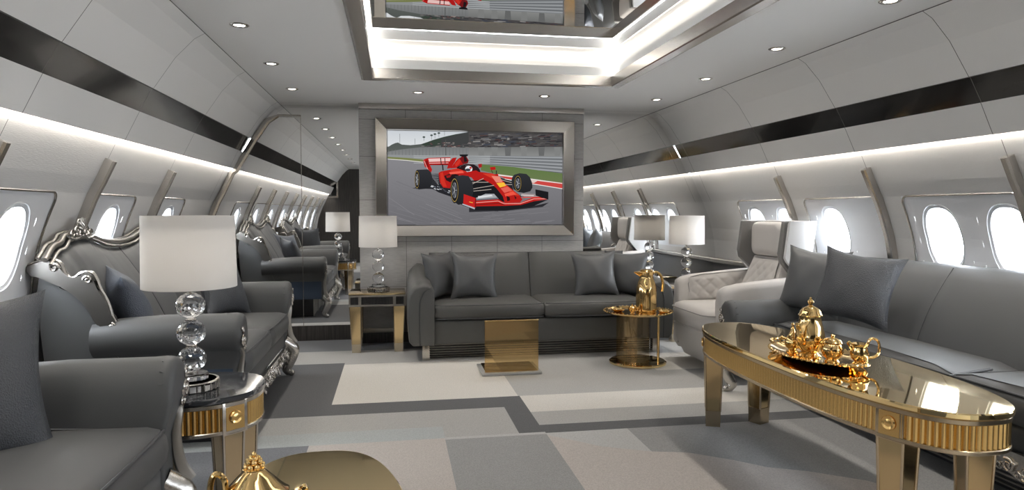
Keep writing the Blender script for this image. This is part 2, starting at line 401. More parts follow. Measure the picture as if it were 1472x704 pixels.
# ---- window panels with oval windows
WN = [0]
def window_panel(s, y0, y1, centres):
    WN[0] += 1
    t = thing('window_%d' % WN[0], ('left' if s < 0 else 'right') + ' side glossy window panel', 'window'); t['kind'] = 'structure'
    z0, z1 = .80, 1.31
    bm = NB(); N = 48
    def P(y, z, off=0):
        x_, z_ = wx(s, z, off); return (x_, y, z_)
    zc, hy, hz = 1.055, .128, .182
    rings = [(1.12, .001), (1.11, .004), (1.09, .004), (1.075, .000), (1.0, -.006), (.985, -.0045), (.97, -.007), (.93, -.022), (.86, -.062), (.845, -.060), (.825, -.066), (.79, -.100)]
    cuts = [y0]
    cs = sorted(centres)
    for a, b2 in zip(cs[:-1], cs[1:]): cuts.append((a+b2)/2)
    cuts.append(y1)
    cells = []
    if not cs: cells = [(y0, y1, None)]
    else:
        for i, c in enumerate(cs):
            a, b2 = cuts[i], cuts[i+1]
            lo, hi = max(a, c-.19), min(b2, c+.19)
            if lo-a > .002: cells.append((a, lo, None))
            cells.append((lo, hi, c))
            if b2-hi > .002: cells.append((hi, b2, None))
    panes = []
    for a, b2, c in cells:
        if c is None:
            zz = [z0+(z1-z0)*i/12 for i in range(13)]
            for i in range(12): quad(bm, [P(a, zz[i]), P(b2, zz[i]), P(b2, zz[i+1]), P(a, zz[i+1])], 0)
            continue
        el = superell(1, 1, N, 2.5)
        rect = []
        for u, v in el:
            k = min((b2-c)/u if u > 1e-6 else 1e9, (a-c)/u if u < -1e-6 else 1e9, (z1-zc)/v if v > 1e-6 else 1e9, (z0-zc)/v if v < -1e-6 else 1e9)
            rect.append((c+u*k, zc+v*k))
        # snap the nearest point to each corner
        for cy_ in (a, b2):
            for cz_ in (z0, z1):
                i = min(range(N), key=lambda q: (rect[q][0]-cy_)**2+(rect[q][1]-cz_)**2); rect[i] = (cy_, cz_)
        inner0 = [(c+hy*1.12*u, zc+hz*1.12*v) for u, v in el]
        rows = []
        for f_ in (0, .34, .67):
            rows.append([bm.verts.new(P(r_[0]*(1-f_)+q[0]*f_, r_[1]*(1-f_)+q[1]*f_)) for r_, q in zip(rect, inner0)])
        for sc, off in rings: rows.append([bm.verts.new(P(c+hy*sc*u, zc+hz*sc*v, off)) for u, v in el])
        for i, (ra, rb) in enumerate(zip(rows[:-1], rows[1:])):
            for j in range(N):
                f = bm.faces.new((ra[j], ra[(j+1) % N], rb[(j+1) % N], rb[j])); f.material_index = 0 if i < 3 else 1
        panes.append([P(c+hy*.80*u, zc+hz*.80*v, -.098) for u, v in el])
    obj('panel', bm, ['window_panel', 'window_reveal'], t, angle=30)
    for pn in panes:
        bm = NB(); bm.faces.new([bm.verts.new(p) for p in pn]); obj('pane', bm, 'pane_glass', t, smooth=False)
    # chrome outline with rounded upper corners
    r = .05; pts = []
    yA, yB = y0+.004, y1-.004
    path = [(yA, z0), (yA, z1-r)] + [(yA+r-r*math.cos(a), z1-r+r*math.sin(a)) for a in [PI/2*i/6 for i in range(1, 7)]] + \
           [(yB-r+r*math.sin(a), z1-r+r*math.cos(a)) for a in [PI/2*i/6 for i in range(0, 7)]] + [(yB, z0)]
    full = []
    for (ya, za), (yb_, zb) in zip(path[:-1], path[1:]):
        n = max(1, int(abs(zb-za)/.06))
        for i in range(n): full.append((ya+(yb_-ya)*i/n, za+(zb-za)*i/n))
    full.append(path[-1])
    bm = NB(); tube(bm, [P(y, z, .003) for y, z in full], .0065, 6); obj('chrome_edge', bm, 'nickel', t)
    for c in cs:   # daylight portal over each opening
        ld = bpy.data.lights.new('window_portal', 'AREA'); ld.shape = 'RECTANGLE'; ld.size = .30; ld.size_y = .22; ld.cycles.is_portal = True
        lo = bpy.data.objects.new('window_portal', ld); COL.objects.link(lo)
        p = P(c, zc, -.112); lo.location = p
        lo.rotation_euler = (0, s*PI/2, 0) if s > 0 else (0, -PI/2, 0)
        lo.parent = t
for yr in RIBY + EXTRA:
    cr = [yr+.15, yr+.61] if yr != 4.0 else [yr+.57]
    window_panel(1, yr+.02, yr+.86, cr)
    window_panel(-1, yr-.005, yr+.70, [yr+.41])
# ---- curved nickel ribs
k = 1
for s in (-1, 1):
    for yr in RIBY + EXTRA:
        k += 1; bm = NB(); secs = []
        n = 14
        for i in range(n+1):
            z = 1.50 - (1.50-.735)*i/n
            sec = []
            for dy, off in ((-.022, -.002), (-.022, .040), (-.014, .050), (.014, .050), (.022, .040), (.022, -.002)):
                x_, z_ = wx(s, z, off); sec.append((x_, yr+dy, z_))
            secs.append(sec)
        loft(bm, secs); struct('trim_%d' % k, bm, 'brushed_nickel', ('left' if s < 0 else 'right')+' side curved nickel rib between windows', 'trim', angle=25)

# ---- mirror wall, baseboard, television wall
def cabin_outline():
    pts = [(1.775, 2.19)] + PROF[1:] + [(2.12, 1.755), (2.212, 1.598), (2.245, 1.575)] + WALL[1:] + [(2.5, .70)]
    return pts
bm = NB()
half = cabin_outline()
poly = [(XC+a, z) for a, z in half] + [(XC+2.5, .14), (XC-2.5, .14)] + [(XC-a, z) for a, z in reversed(half)]
prism(bm, poly, lambda a, b2, h: (a, h, b2), YM, YM+.02); struct('wall_front', bm, 'mirror', 'full mirror wall at the end of the cabin', 'mirror wall', smooth=False)
bm = NB(); box(bm, XC-2.5, XC+2.5, YM-.015, YM+.02, 0, .14); struct('baseboard_front', bm, 'dark_wood', 'dark wood base below the mirror', 'baseboard', smooth=False)
bm = NB(); box(bm, XC-2.6, XC+2.6, YR-.05, YR, 0, 2.3); struct('wall_back', bm, 'dark_wood', 'dark wood wall at the rear of the cabin', 'wall', smooth=False)
# mirror edge trim and joint
bm = NB()
tr_ = [(-.835, 2.09), (-1.03, 2.09)]
for a, z in [(1.93, 2.05), (2.045, 1.88), (2.12, 1.755), (2.212, 1.598), (2.245, 1.575), (2.33, 1.395), (2.375, 1.31), (2.43, 1.174), (2.475, 1.04), (2.5, .92), (2.515, .80)]:
    tr_.append((XC-a+.03, z-.01))
secs = []
Q = [Vector(p) for p in tr_]
for i, p in enumerate(Q):
    a = Q[max(0, i-1)]; c = Q[min(len(Q)-1, i+1)]; tt = (c-a).normalized(); nn = Vector((tt.y, -tt.x))
    w = .011 if i < 2 else .026
    secs.append([(p.x+nn.x*o_, YM-d, p.y+nn.y*o_) for o_, d in ((-w, .001), (-w, .02), (-w*.4, .03), (w*.4, .03), (w, .02), (w, .001))])
loft(bm, secs); box(bm, -.838, -.832, YM-.004, YM-.0005, .14, 2.10)
struct('trim_18', bm, 'nickel', 'polished trim edging the left mirror', 'trim', angle=25)
# television wall
TX0, TX1, TY = -.30, 1.80, 6.35
bm = NB(); g = .004
xb = [TX0, .118, .535, .965, 1.395, TX1]; zbk = [.14, .52, .935, 1.318, 1.712, 2.045, 2.135]
box(bm, TX0+.002, TX1-.002, TY+.004, YM-.001, .14, 2.135, mi=1)
for i in range(len(xb)-1):
    for j in range(len(zbk)-1):
        box(bm, xb[i]+(g/2 if i else 0), xb[i+1]-(g/2 if i < len(xb)-2 else 0), TY, TY+.03, zbk[j]+g/2, zbk[j+1]-g/2, mi=0)
struct('wall_television', bm, ['stone_tile', 'grout'], 'grey stone tiled wall panel carrying the television', 'wall', smooth=False)
bm = NB(); box(bm, TX0, TX1, TY-.012, YM-.001, 2.137, 2.188, .003)
struct('trim_19', bm, 'brushed_nickel', 'nickel band above the tiled panel', 'trim')
bm = NB(); box(bm, TX0, TX1, TY-.006, TY+.1, .10, .14, .003); box(bm, TX0, TX1, TY+.02, YM-.016, 0, .10, mi=1)
struct('baseboard_television', bm, ['satin_silver', 'dark_wood'], 'nickel and dark wood base of the tiled panel', 'baseboard')

# ================================================================== DOWNLIGHTS
def make_downlight(loc, label):
    t = thing('recessed_downlight', label, 'ceiling light', loc, 0, 'recessed ceiling downlights')
    bm = NB(); lathe(bm, [(.030, -.001), (.034, -.006), (.044, -.006), (.050, -.002), (.050, .0), (.030, .0)], n=28); obj('ring', bm, 'nickel', t)
    bm = NB(); lathe(bm, [(.001, -.002), (.0295, -.002), (.0295, -.0005), (.001, -.0005)], n=24); obj('lamp_disc', bm, 'downlight_glow', t)
    return t
base_dl = None
def downlight(x, y, label):
    global base_dl
    loc = (x, y, ZC)
    if base_dl is None: t = base_dl = make_downlight(loc, label)
    else: t = dup(base_dl, loc, 0, label)
    ld = bpy.data.lights.new('downlight_beam', 'SPOT'); ld.energy = SPOT; ld.spot_size = math.radians(110); ld.spot_blend = .8; ld.color = (1, .93, .84); ld.shadow_soft_size = .03
    lo = bpy.data.objects.new('downlight_beam', ld); COL.objects.link(lo); lo.location = (x, y, ZC-.012)
ORD = ['first', 'second', 'third', 'fourth', 'fifth', 'sixth', 'seventh', 'eighth']
for sd, x in (('left', -.785), ('right', 2.28)):
    for i in range(8):
        downlight(x, 5.72-.95*i, 'round recessed ceiling downlight, %s of the %s row counted from the mirror wall' % (ORD[i], sd))
downlight(.21, 5.71, 'round recessed ceiling downlight above the left end of the television')
downlight(1.272, 5.71, 'round recessed ceiling downlight above the right end of the television')

# ================================================================== TELEVISION
TV = thing('television', 'large wall television showing a red racing car', 'television', (.77, TY, .98))
def TVl(x, y, z): return (x-.77, y-TY, z-.98)
SX0, SX1, SZ0, SZ1 = -.044, 1.585, 1.090, 1.945
bm = NB()
def tvframe(o_, i_, ya, yb, mi=0):
    A = [(o_[0], ya, o_[2]), (o_[1], ya, o_[2]), (o_[1], ya, o_[3]), (o_[0], ya, o_[3])]; B = [(i_[0], yb, i_[2]), (i_[1], yb, i_[2]), (i_[1], yb, i_[3]), (i_[0], yb, i_[3])]
    for i in range(4): quad(bm, [TVl(*A[i]), TVl(*A[(i+1) % 4]), TVl(*B[(i+1) % 4]), TVl(*B[i])], mi)
FO = (-.152, 1.697, .984, 2.056); FI = (SX0-.004, SX1+.004, SZ0-.004, SZ1+.004)
tvframe(FO, FO, TY, TY-.045); tvframe(FO, grow(FO, -.004), TY-.045, TY-.049); tvframe(grow(FO, -.004), grow(FI, .006), TY-.049, TY-.040); tvframe(grow(FI, .006), FI, TY-.040, TY-.022)
obj('frame', bm, 'polished_nickel', TV, smooth=False)
bm = NB(); box(bm, SX0-.77-.004, SX1-.77+.004, -.016, -.002, SZ0-.98-.004, SZ1-.98+.004); obj('screen', bm, 'black_screen', TV, smooth=False)

pic = NB(); cl = pic.loops.layers.float_color.new('Col'); PI_ = [0]
def lin(c): return tuple((v/255/12.92 if v <= 10 else ((v/255+.055)/1.055)**2.4) for v in c)
def A1(p): return (550+p[0]/4.693, 180+p[1]/4.693)
def A2(p): return (670+p[0]/4.693, 180+p[1]/4.693)
def uv2tv(u, v):
    tx = (u-557)/(806-557); top = 188+5*tx; bot = 323-1*tx; tz = (v-top)/(bot-top)
    tx = min(1, max(0, tx)); tz = min(1, max(0, tz))
    return (SX0+(SX1-SX0)*tx-.77, SZ1-(SZ1-SZ0)*tz-.98)
def pp(pts, col, T=A1, grad=None):
    """flat patch of the picture; grad: second colour towards the bottom"""
    PI_[0] += 1; y = -.0165-.00003*PI_[0]
    P = [uv2tv(*T(p)) for p in pts]
    try: f = pic.faces.new([pic.verts.new((x, y, z)) for x, z in P])
    except ValueError: return
    f.normal_update()
    zs = [p[1] for p in P]; za, zb = max(zs), min(zs)
    c0 = lin(col); c1 = lin(grad) if grad else c0
    for lp, (x, z) in zip(f.loops, P):
        t_ = (za-z)/(za-zb+1e-9); lp[cl] = tuple(a*(1-t_)+b2*t_ for a, b2 in zip(c0, c1)) + (1,)
def pl(pts, col, w, T=A1):
    for a, b2 in zip(pts[:-1], pts[1:]):
        d = Vector((b2[0]-a[0], b2[1]-a[1])); L = d.length
        if L < 1e-6: continue
        n = Vector((-d.y, d.x))/L*w/2
        pp([(a[0]+n.x, a[1]+n.y), (b2[0]+n.x, b2[1]+n.y), (b2[0]-n.x, b2[1]-n.y), (a[0]-n.x, a[1]-n.y)], col, T)
def pe(c, rx, ry, col, T=A1, rot=0, n=20):
    pp([(c[0]+rx*math.cos(a)*math.cos(rot)-ry*math.sin(a)*math.sin(rot), c[1]+rx*math.cos(a)*math.sin(rot)+ry*math.sin(a)*math.cos(rot)) for a in [2*PI*i/n for i in range(n)]], col, T)
I = lambda p: p
rr = random.Random(3)
pp([(557, 185), (806, 185), (806, 325), (557, 325)], (140, 139, 143), I, (104, 103, 107))
for i in range(46):   # asphalt streaks
    x = rr.uniform(-100, 600); y = rr.uniform(330, 690); L = rr.uniform(120, 420); d = rr.choice([(126, 125, 129), (118, 117, 121), (112, 111, 115)])
    sl = .42 if x < 330 else .25
    pp([(x, y), (x+L, y+L*sl), (x+L, y+L*sl+4), (x, y+5)], d)
for i in range(20):
    x = rr.uniform(0, 500); y = rr.uniform(560, 660); pp([(x, y), (x+140, y-14), (x+140, y-9), (x, y+5)], rr.choice([(118, 117, 121), (104, 103, 107)]), A2)
pp([(20, 30), (560, 38), (480, 62), (330, 102), (250, 128), (100, 145), (20, 145)], (196, 201, 206), A1, (214, 217, 219))
pp([(20, 150), (60, 132), (82, 122), (100, 118), (125, 132), (180, 136), (250, 130), (330, 100), (400, 80), (480, 62), (560, 36), (1300, 40), (1300, 200), (20, 200)], (70, 76, 74), A1, (92, 96, 92))
pp([(250, 130), (330, 100), (400, 80), (480, 62), (500, 60), (560, 90), (420, 125), (300, 150)], (56, 66, 58))
for x, y0, y1 in ((268, 82, 108), (318, 70, 100), (340, 62, 92), (366, 55, 84), (403, 42, 72), (112, 60, 122), (210, 92, 130)):
    pl([(x, y0), (x, y1)], (88, 94, 92), 2); 
    if y0 > 50 and x > 250: pe((x, y0), 9, 6, (72, 82, 78))
pp([(380, 92), (560, 40), (704, 44), (704, 150), (380, 150)], (62, 64, 64)); pp([(0, 48), (660, 55), (660, 155), (0, 160)], (74, 72, 72), A2)
for i in range(240):  # blurred crowd
    x = rr.uniform(0, 640); y = rr.uniform(58, 150); L = rr.uniform(15, 60); h = rr.uniform(3, 8)
    c = rr.choice([(100, 97, 96), (84, 82, 82), (50, 49, 52), (136, 134, 133), (78, 60, 60), (62, 67, 78), (44, 43, 46), (70, 68, 70), (58, 57, 60)])
    pp([(x, y), (x+L, y-2), (x+L, y+h-2), (x, y+h)], c, A2)
for i in range(90):
    x = rr.uniform(250, 560); y = rr.uniform(max(118, 190-.25*x), 160); L = rr.uniform(8, 30)
    pp([(x, y), (x+L, y), (x+L, y+4), (x, y+4)], rr.choice([(120, 116, 114), (80, 78, 80), (58, 58, 60), (150, 140, 136), (104, 76, 74)]))
pp([(20, 180), (120, 165), (250, 150), (400, 150), (704, 158), (704, 212), (20, 212)], (112, 114, 115), A1, (132, 134, 134))
pp([(0, 152), (660, 148), (660, 216), (0, 210)], (108, 109, 108), A2, (136, 137, 136))
for x in range(40, 560, 22): pl([(x, 168-.03*x if x < 250 else 155), (x, 208)], (108, 110, 110), 3)
for x in (60, 150, 240, 350, 470, 580): pp([(x, 150), (x+45, 150), (x+40, 208), (x+5, 208)], rr.choice([(124, 125, 124), (100, 101, 101)]), A2)
pl([(410, 100), (410, 210)], (80, 82, 80), 4)
pp([(20, 200), (300, 206), (704, 206), (704, 262), (300, 240), (20, 222)], (140, 143, 144))
pp([(0, 205), (660, 212), (660, 330), (0, 262)], (118, 121, 124), A2)
for k in range(5):
    ya = 208+k*12; yb = 216+k*23
    pp([(0, ya), (660, yb), (660, yb+11), (0, ya+6)], (150, 153, 156), A2); pp([(0, ya+6), (660, yb+11), (660, yb+15), (0, ya+8)], (84, 87, 90), A2)
    pp([(200, ya-2), (704, ya), (704, ya+5), (200, ya+2)], (168, 171, 172))
pp([(20, 214), (160, 222), (262, 232), (262, 252), (150, 240), (20, 226)], (118, 124, 78))
pp([(80, 264), (300, 282), (660, 326), (660, 388), (420, 362), (190, 332), (80, 305)], (92, 116, 66), A2, (104, 118, 78))
pl([(20, 229), (150, 238), (262, 250)], (222, 220, 214), 4)
pp([(185, 328), (300, 345), (420, 362), (660, 388), (660, 428), (430, 396), (300, 375), (250, 365)], (196, 70, 66), A2)
pp([(200, 340), (300, 352), (470, 375), (660, 395), (660, 390), (420, 360), (190, 330)], (224, 218, 214), A2); pp([(410, 364), (470, 372), (440, 390), (400, 384)], (216, 196, 190), A2)
pl([(240, 362), (430, 395), (660, 428)], (226, 222, 218), 5, A2)
# shadow and floor of the car
pp([(190, 425), (320, 430), (440, 478), (520, 540), (620, 575), (760, 580), (760, 480), (400, 395), (280, 400)], (40, 40, 44))
pp([(0, 540), (250, 560), (430, 545), (545, 520), (500, 550), (250, 576), (0, 585)], (44, 44, 48), A2)
# rear wing
RED = (176, 30, 27); RD = (128, 22, 23); RB = (200, 50, 38); BLK = (26, 26, 28)
pp([(303, 264), (425, 262), (425, 270), (303, 270)], RD); pl([(388, 262), (392, 305)], (40, 36, 38), 8)
pp([(295, 222), (442, 219), (436, 246), (302, 250)], (228, 190, 186)); pl([(295, 224), (442, 220)], RED, 5); pp([(302, 248), (434, 244), (428, 264), (304, 266)], RED); pl([(302, 257), (428, 255)], (240, 214, 210), 3)
pl([(376, 222), (380, 266)], (60, 30, 30), 6); pl([(404, 222), (406, 262)], (60, 30, 30), 5)
pp([(262, 234), (294, 221), (303, 262), (320, 300), (312, 322), (290, 292), (272, 280)], RED); pl([(268, 240), (296, 310)], (232, 180, 172), 3); pp([(275, 245), (290, 235), (300, 285), (285, 280)], RD)
# rear suspension and floor
pp([(300, 330), (372, 325), (372, 425), (300, 415)], (44, 44, 48)); 
for k in range(7): pl([(302+8*k, 335+9*k), (362, 330+12*k)], (150, 152, 156), 3)
pp([(290, 405), (370, 405), (445, 445), (445, 482), (360, 452)], (38, 38, 42))
for k in range(14):
    x = rr.uniform(310, 430); y = 405+(x-310)*.3+rr.uniform(-8, 14); pp([(x, y), (x+16, y+5), (x+12, y+10), (x-2, y+6)], rr.choice([(150, 154, 160), (96, 100, 108), (190, 192, 196), (70, 72, 80)]))
# engine cover, airbox, sidepod
pp([(418, 294), (428, 252), (455, 222), (482, 219), (472, 245), (442, 290)], (172, 28, 28))
pp([(440, 292), (478, 240), (500, 221), (532, 222), (528, 262), (484, 288)], RED); pp([(470, 262), (502, 226), (516, 226), (500, 262), (476, 282)], RB)
pp([(500, 226), (524, 204), (545, 210), (562, 238), (556, 258), (524, 264)], (112, 26, 28)); pp([(528, 216), (545, 218), (552, 244), (532, 250)], (34, 24, 26))
pp([(502, 199), (557, 198), (557, 207), (536, 217), (502, 209)], BLK)
pp([(362, 322), (378, 312), (440, 300), (500, 288), (560, 300), (640, 318), (704, 330), (760, 330), (760, 470), (640, 430), (580, 352), (500, 338), (446, 390), (436, 425), (392, 420), (372, 390), (366, 362)], RED)
pp([(440, 300), (500, 288), (560, 300), (600, 320), (520, 325), (440, 312)], RB)
pp([(372, 322), (390, 316), (404, 380), (416, 415), (392, 415), (376, 385)], RB)
pp([(398, 342), (430, 330), (474, 330), (500, 336), (466, 352), (440, 386), (412, 372)], (38, 24, 26)); pp([(412, 340), (450, 334), (436, 352), (416, 356)], (150, 30, 30))
pp([(430, 318), (520, 308), (530, 322), (440, 332)], (232, 92, 76))
# cockpit, helmet, halo, mirrors
pp([(488, 292), (520, 274), (600, 270), (640, 318), (560, 318)], (44, 26, 28))
pe((562, 296), 24, 22, (226, 226, 228)); pe((556, 302), 18, 10, (60, 62, 70)); pe((574, 288), 8, 8, (190, 60, 56))
pp([(540, 318), (610, 305), (640, 322), (600, 334)], RED)
pl([(484, 290), (505, 275), (545, 266), (590, 268), (618, 284), (632, 304), (636, 320)], (34, 30, 34), 10); pl([(500, 276), (545, 263), (590, 265)], (120, 90, 92), 2)
pp([(624, 264), (649, 260), (650, 282), (630, 290)], (160, 36, 36))
pp([(140, 284), (176, 281), (180, 300), (146, 303)], RED, A2); pl([(184, 306), (184, 332)], (50, 48, 50), 7, A2); pl([(150, 303), (160, 325)], (60, 40, 40), 4, A2)
# suspension well
pp([(0, 375), (100, 368), (150, 395), (215, 450), (245, 520), (180, 500), (30, 500), (-60, 470)], (28, 28, 31), A2)
pp([(190, 350), (285, 375), (300, 440), (355, 480), (340, 500), (260, 430)], (36, 36, 40), A2)
# nose
pp([(-40, 318), (80, 316), (160, 326), (212, 358), (256, 405), (340, 470), (362, 500), (345, 520), (240, 522), (228, 480), (185, 425), (140, 378), (100, 350), (20, 345)], RED, A2)
pp([(90, 326), (160, 328), (210, 360), (255, 408), (340, 474), (300, 470), (235, 420), (180, 372)], (206, 60, 42), A2)
pp([(150, 342), (206, 345), (226, 385), (182, 386)], (226, 130, 112), A2); pp([(184, 390), (236, 386), (250, 408), (208, 420)], (242, 186, 58), A2)
pp([(212, 425), (262, 414), (290, 440), (238, 456)], (220, 96, 84), A2); pp([(238, 462), (296, 446), (320, 466), (246, 480)], (232, 84, 66), A2)
pp([(252, 476), (274, 484), (277, 505), (258, 512)], (46, 20, 22), A2); pp([(304, 470), (322, 490), (312, 500)], (60, 22, 24), A2)
for a, b2 in (((10, 402), (98, 358)), ((14, 385), (130, 384)), ((18, 430), (168, 405)), ((20, 445), (150, 432)), ((215, 368), (300, 390)), ((240, 400), (300, 400))): pl([a, b2], (176, 166, 158), 4, A2)
# wheels
def wheel(tyre, c, rx, ry, T):
    pp(tyre, (48, 49, 53), T, (34, 35, 38)); pe(c, rx, ry, (26, 26, 28), T); pe(c, rx*.92, ry*.90, (166, 140, 76), T); pe(c, rx*.84, ry*.84, (30, 30, 33), T); pe(c, rx*.64, ry*.62, (92, 94, 98), T); pe(c, rx*.5, ry*.5, (52, 53, 58), T)
    for k in range(5):
        a = 2*PI*k/5; pl([(c[0], c[1]), (c[0]+rx*.58*math.cos(a), c[1]+ry*.58*math.sin(a))], (150, 152, 156), 4, T)
wheel([(207, 365), (210, 320), (222, 301), (292, 298), (312, 318), (320, 350), (318, 390), (300, 418), (280, 428), (230, 433), (212, 408)], (221, 367), 15, 64, A1)
wheel([(285, 380), (292, 350), (305, 334), (340, 324), (388, 329), (412, 350), (428, 390), (430, 420), (415, 445), (370, 456), (335, 450), (300, 430)], (330, 392), 25, 56, A2)
wheel([(438, 440), (444, 385), (470, 345), (520, 337), (560, 343), (585, 385), (594, 440), (582, 490), (540, 526), (492, 536), (455, 508)], (467, 438), 27, 88, A1)
# front wing
pp([(40, 548), (240, 542), (350, 536), (440, 512), (540, 500), (430, 548), (250, 572), (40, 572)], (30, 30, 33), A2)
pp([(40, 492), (110, 462), (168, 462), (198, 495), (120, 508), (42, 512)], (158, 160, 164), A2); pp([(60, 478), (150, 468), (160, 478), (60, 492)], (214, 216, 218), A2); pp([(42, 500), (190, 488), (200, 500), (42, 514)], (96, 98, 104), A2)
pp([(40, 508), (198, 498), (240, 522), (345, 522), (440, 484), (532, 488), (532, 499), (440, 512), (350, 537), (240, 543), (42, 546)], RED, A2)
pl([(42, 522), (195, 510), (235, 528), (345, 528), (440, 496), (530, 494)], (236, 150, 140), 5, A2); pl([(42, 536), (200, 526), (240, 536)], (120, 24, 26), 5, A2)
pp([(350, 458), (440, 462), (500, 486), (380, 490)], (150, 138, 138), A2); pl([(352, 470), (440, 474)], (224, 214, 212), 5, A2); pl([(360, 486), (520, 484)], (214, 70, 64), 6, A2)
pp([(450, 432), (540, 449), (540, 500), (500, 490), (452, 474)], (28, 28, 31), A2)
pp([(528, 464), (606, 490), (602, 556), (524, 528)], (188, 36, 34)); pp([(604, 490), (612, 492), (608, 556), (600, 556)], (120, 24, 26)); pl([(564, 516), (588, 522)], (236, 190, 70), 4); pp([(520, 528), (602, 556), (600, 566), (516, 534)], (180, 182, 190))
po = obj('picture', pic, 'screen_picture', TV, smooth=False, recalc=False)

# ================================================================== CARVED UPHOLSTERED SEATS
def arm_section(zs=0.0):
    return [(0, .22), (0, .42), (0, .54+zs), (.006, .60+zs), (.025, .655+zs), (.055, .69+zs), (.095, .70+zs), (.14, .69+zs), (.175, .66+zs), (.192, .61+zs), (.182, .56+zs), (.152, .525+zs), (.128, .51+zs), (.122, .42), (.118, .22)]
def ornament(bm, fn, w=.12, h=.08):
    """rococo cluster in a plane given by fn(a, b, d)"""
    f2 = lambda a, b2: fn(a, b2, .012)
    for sgn in (-1, 1):
        scroll(bm, lambda a, b2: f2(sgn*a, b2), (w*.42, h*.25), h*.38, 1.3, PI, 1, .009)
        scroll(bm, lambda a, b2: f2(sgn*a, b2), (w*.82, h*.02), h*.28, 1.2, 0, 1, .007)
        scroll(bm, lambda a, b2: f2(sgn*a, b2), (w*.22, h*.72), h*.24, 1.1, -PI/2, 1, .007)
        tube(bm, [f2(sgn*w*.1, -h*.1), f2(sgn*w*.5, -h*.3), f2(sgn*w*1.0, -h*.25), f2(sgn*w*1.3, -h*.05)], [.010, .011, .009, .004], 6)
    for k in range(7):
        a = PI*(k+.5)/7; tube(bm, [fn(0, h*.1, .018), fn(w*.18*math.cos(a), h*(.2+.4*math.sin(a)), .024), fn(w*.30*math.cos(a), h*(.25+.75*math.sin(a)), .014)], [.006, .011, .006], 6)
    sphere(bm, fn(0, h*.12, .022), .013, 10, 8)
    for k in range(5): sphere(bm, fn((k-2)*w*.28, -h*.12+abs(k-2)*.004, .018), .008, 8, 6)
def cabriole(bm, x, y, s, h=.24, d=1):
    pts = smoothline([(x-.03*d, y-.01*s, h+.02), (x+.030*d, y+.012*s, h-.03), (x+.034*d, y+.014*s, h*.68), (x+.004*d, y+.002*s, h*.36), (x-.012*d, y-.004*s, .055), (x+.012*d, y+.004*s, .022), (x+.030*d, y+.01*s, .024)], 4)
    n = len(pts); rad = []
    for i in range(n):
        t = i/(n-1); rad.append(.036*(1-t)**.8+.0165 if t < .8 else .0165+.006*(t-.8)/.2)
    tube(bm, pts, rad, 10)
    sphere(bm, (x+.028*d, y+.01*s, .022), .021, 10, 8)
    fn = lambda a, b2: (x+.052*d, y+a*.9, b2)
    scroll(bm, fn, (0.012*s, h-.035), .026, 1.4, PI/2, s, .007); scroll(bm, fn, (-.012*s, h*.62), .018, 1.2, -PI/2, s, .006)
    tube(bm, [(x+.05*d, y+.01*s, h*.6), (x+.03*d, y+.005*s, h*.42), (x+.012*d, y, h*.28)], [.010, .008, .004], 6)
def crest(yl):
    K = [(0, 1.03), (.12, 1.034), (.22, 1.045), (.36, 1.075), (.46, 1.096), (.60, 1.097), (.68, 1.084), (.71, 1.052), (.78, 1.045), (.82, 1.02), (.86, .985), (.90, .965)]
    a = abs(yl)
    for (a0, z0), (a1, z1) in zip(K[:-1], K[1:]):
        if a <= a1: return z0+(z1-z0)*(a-a0)/(a1-a0)
    return K[-1][1]
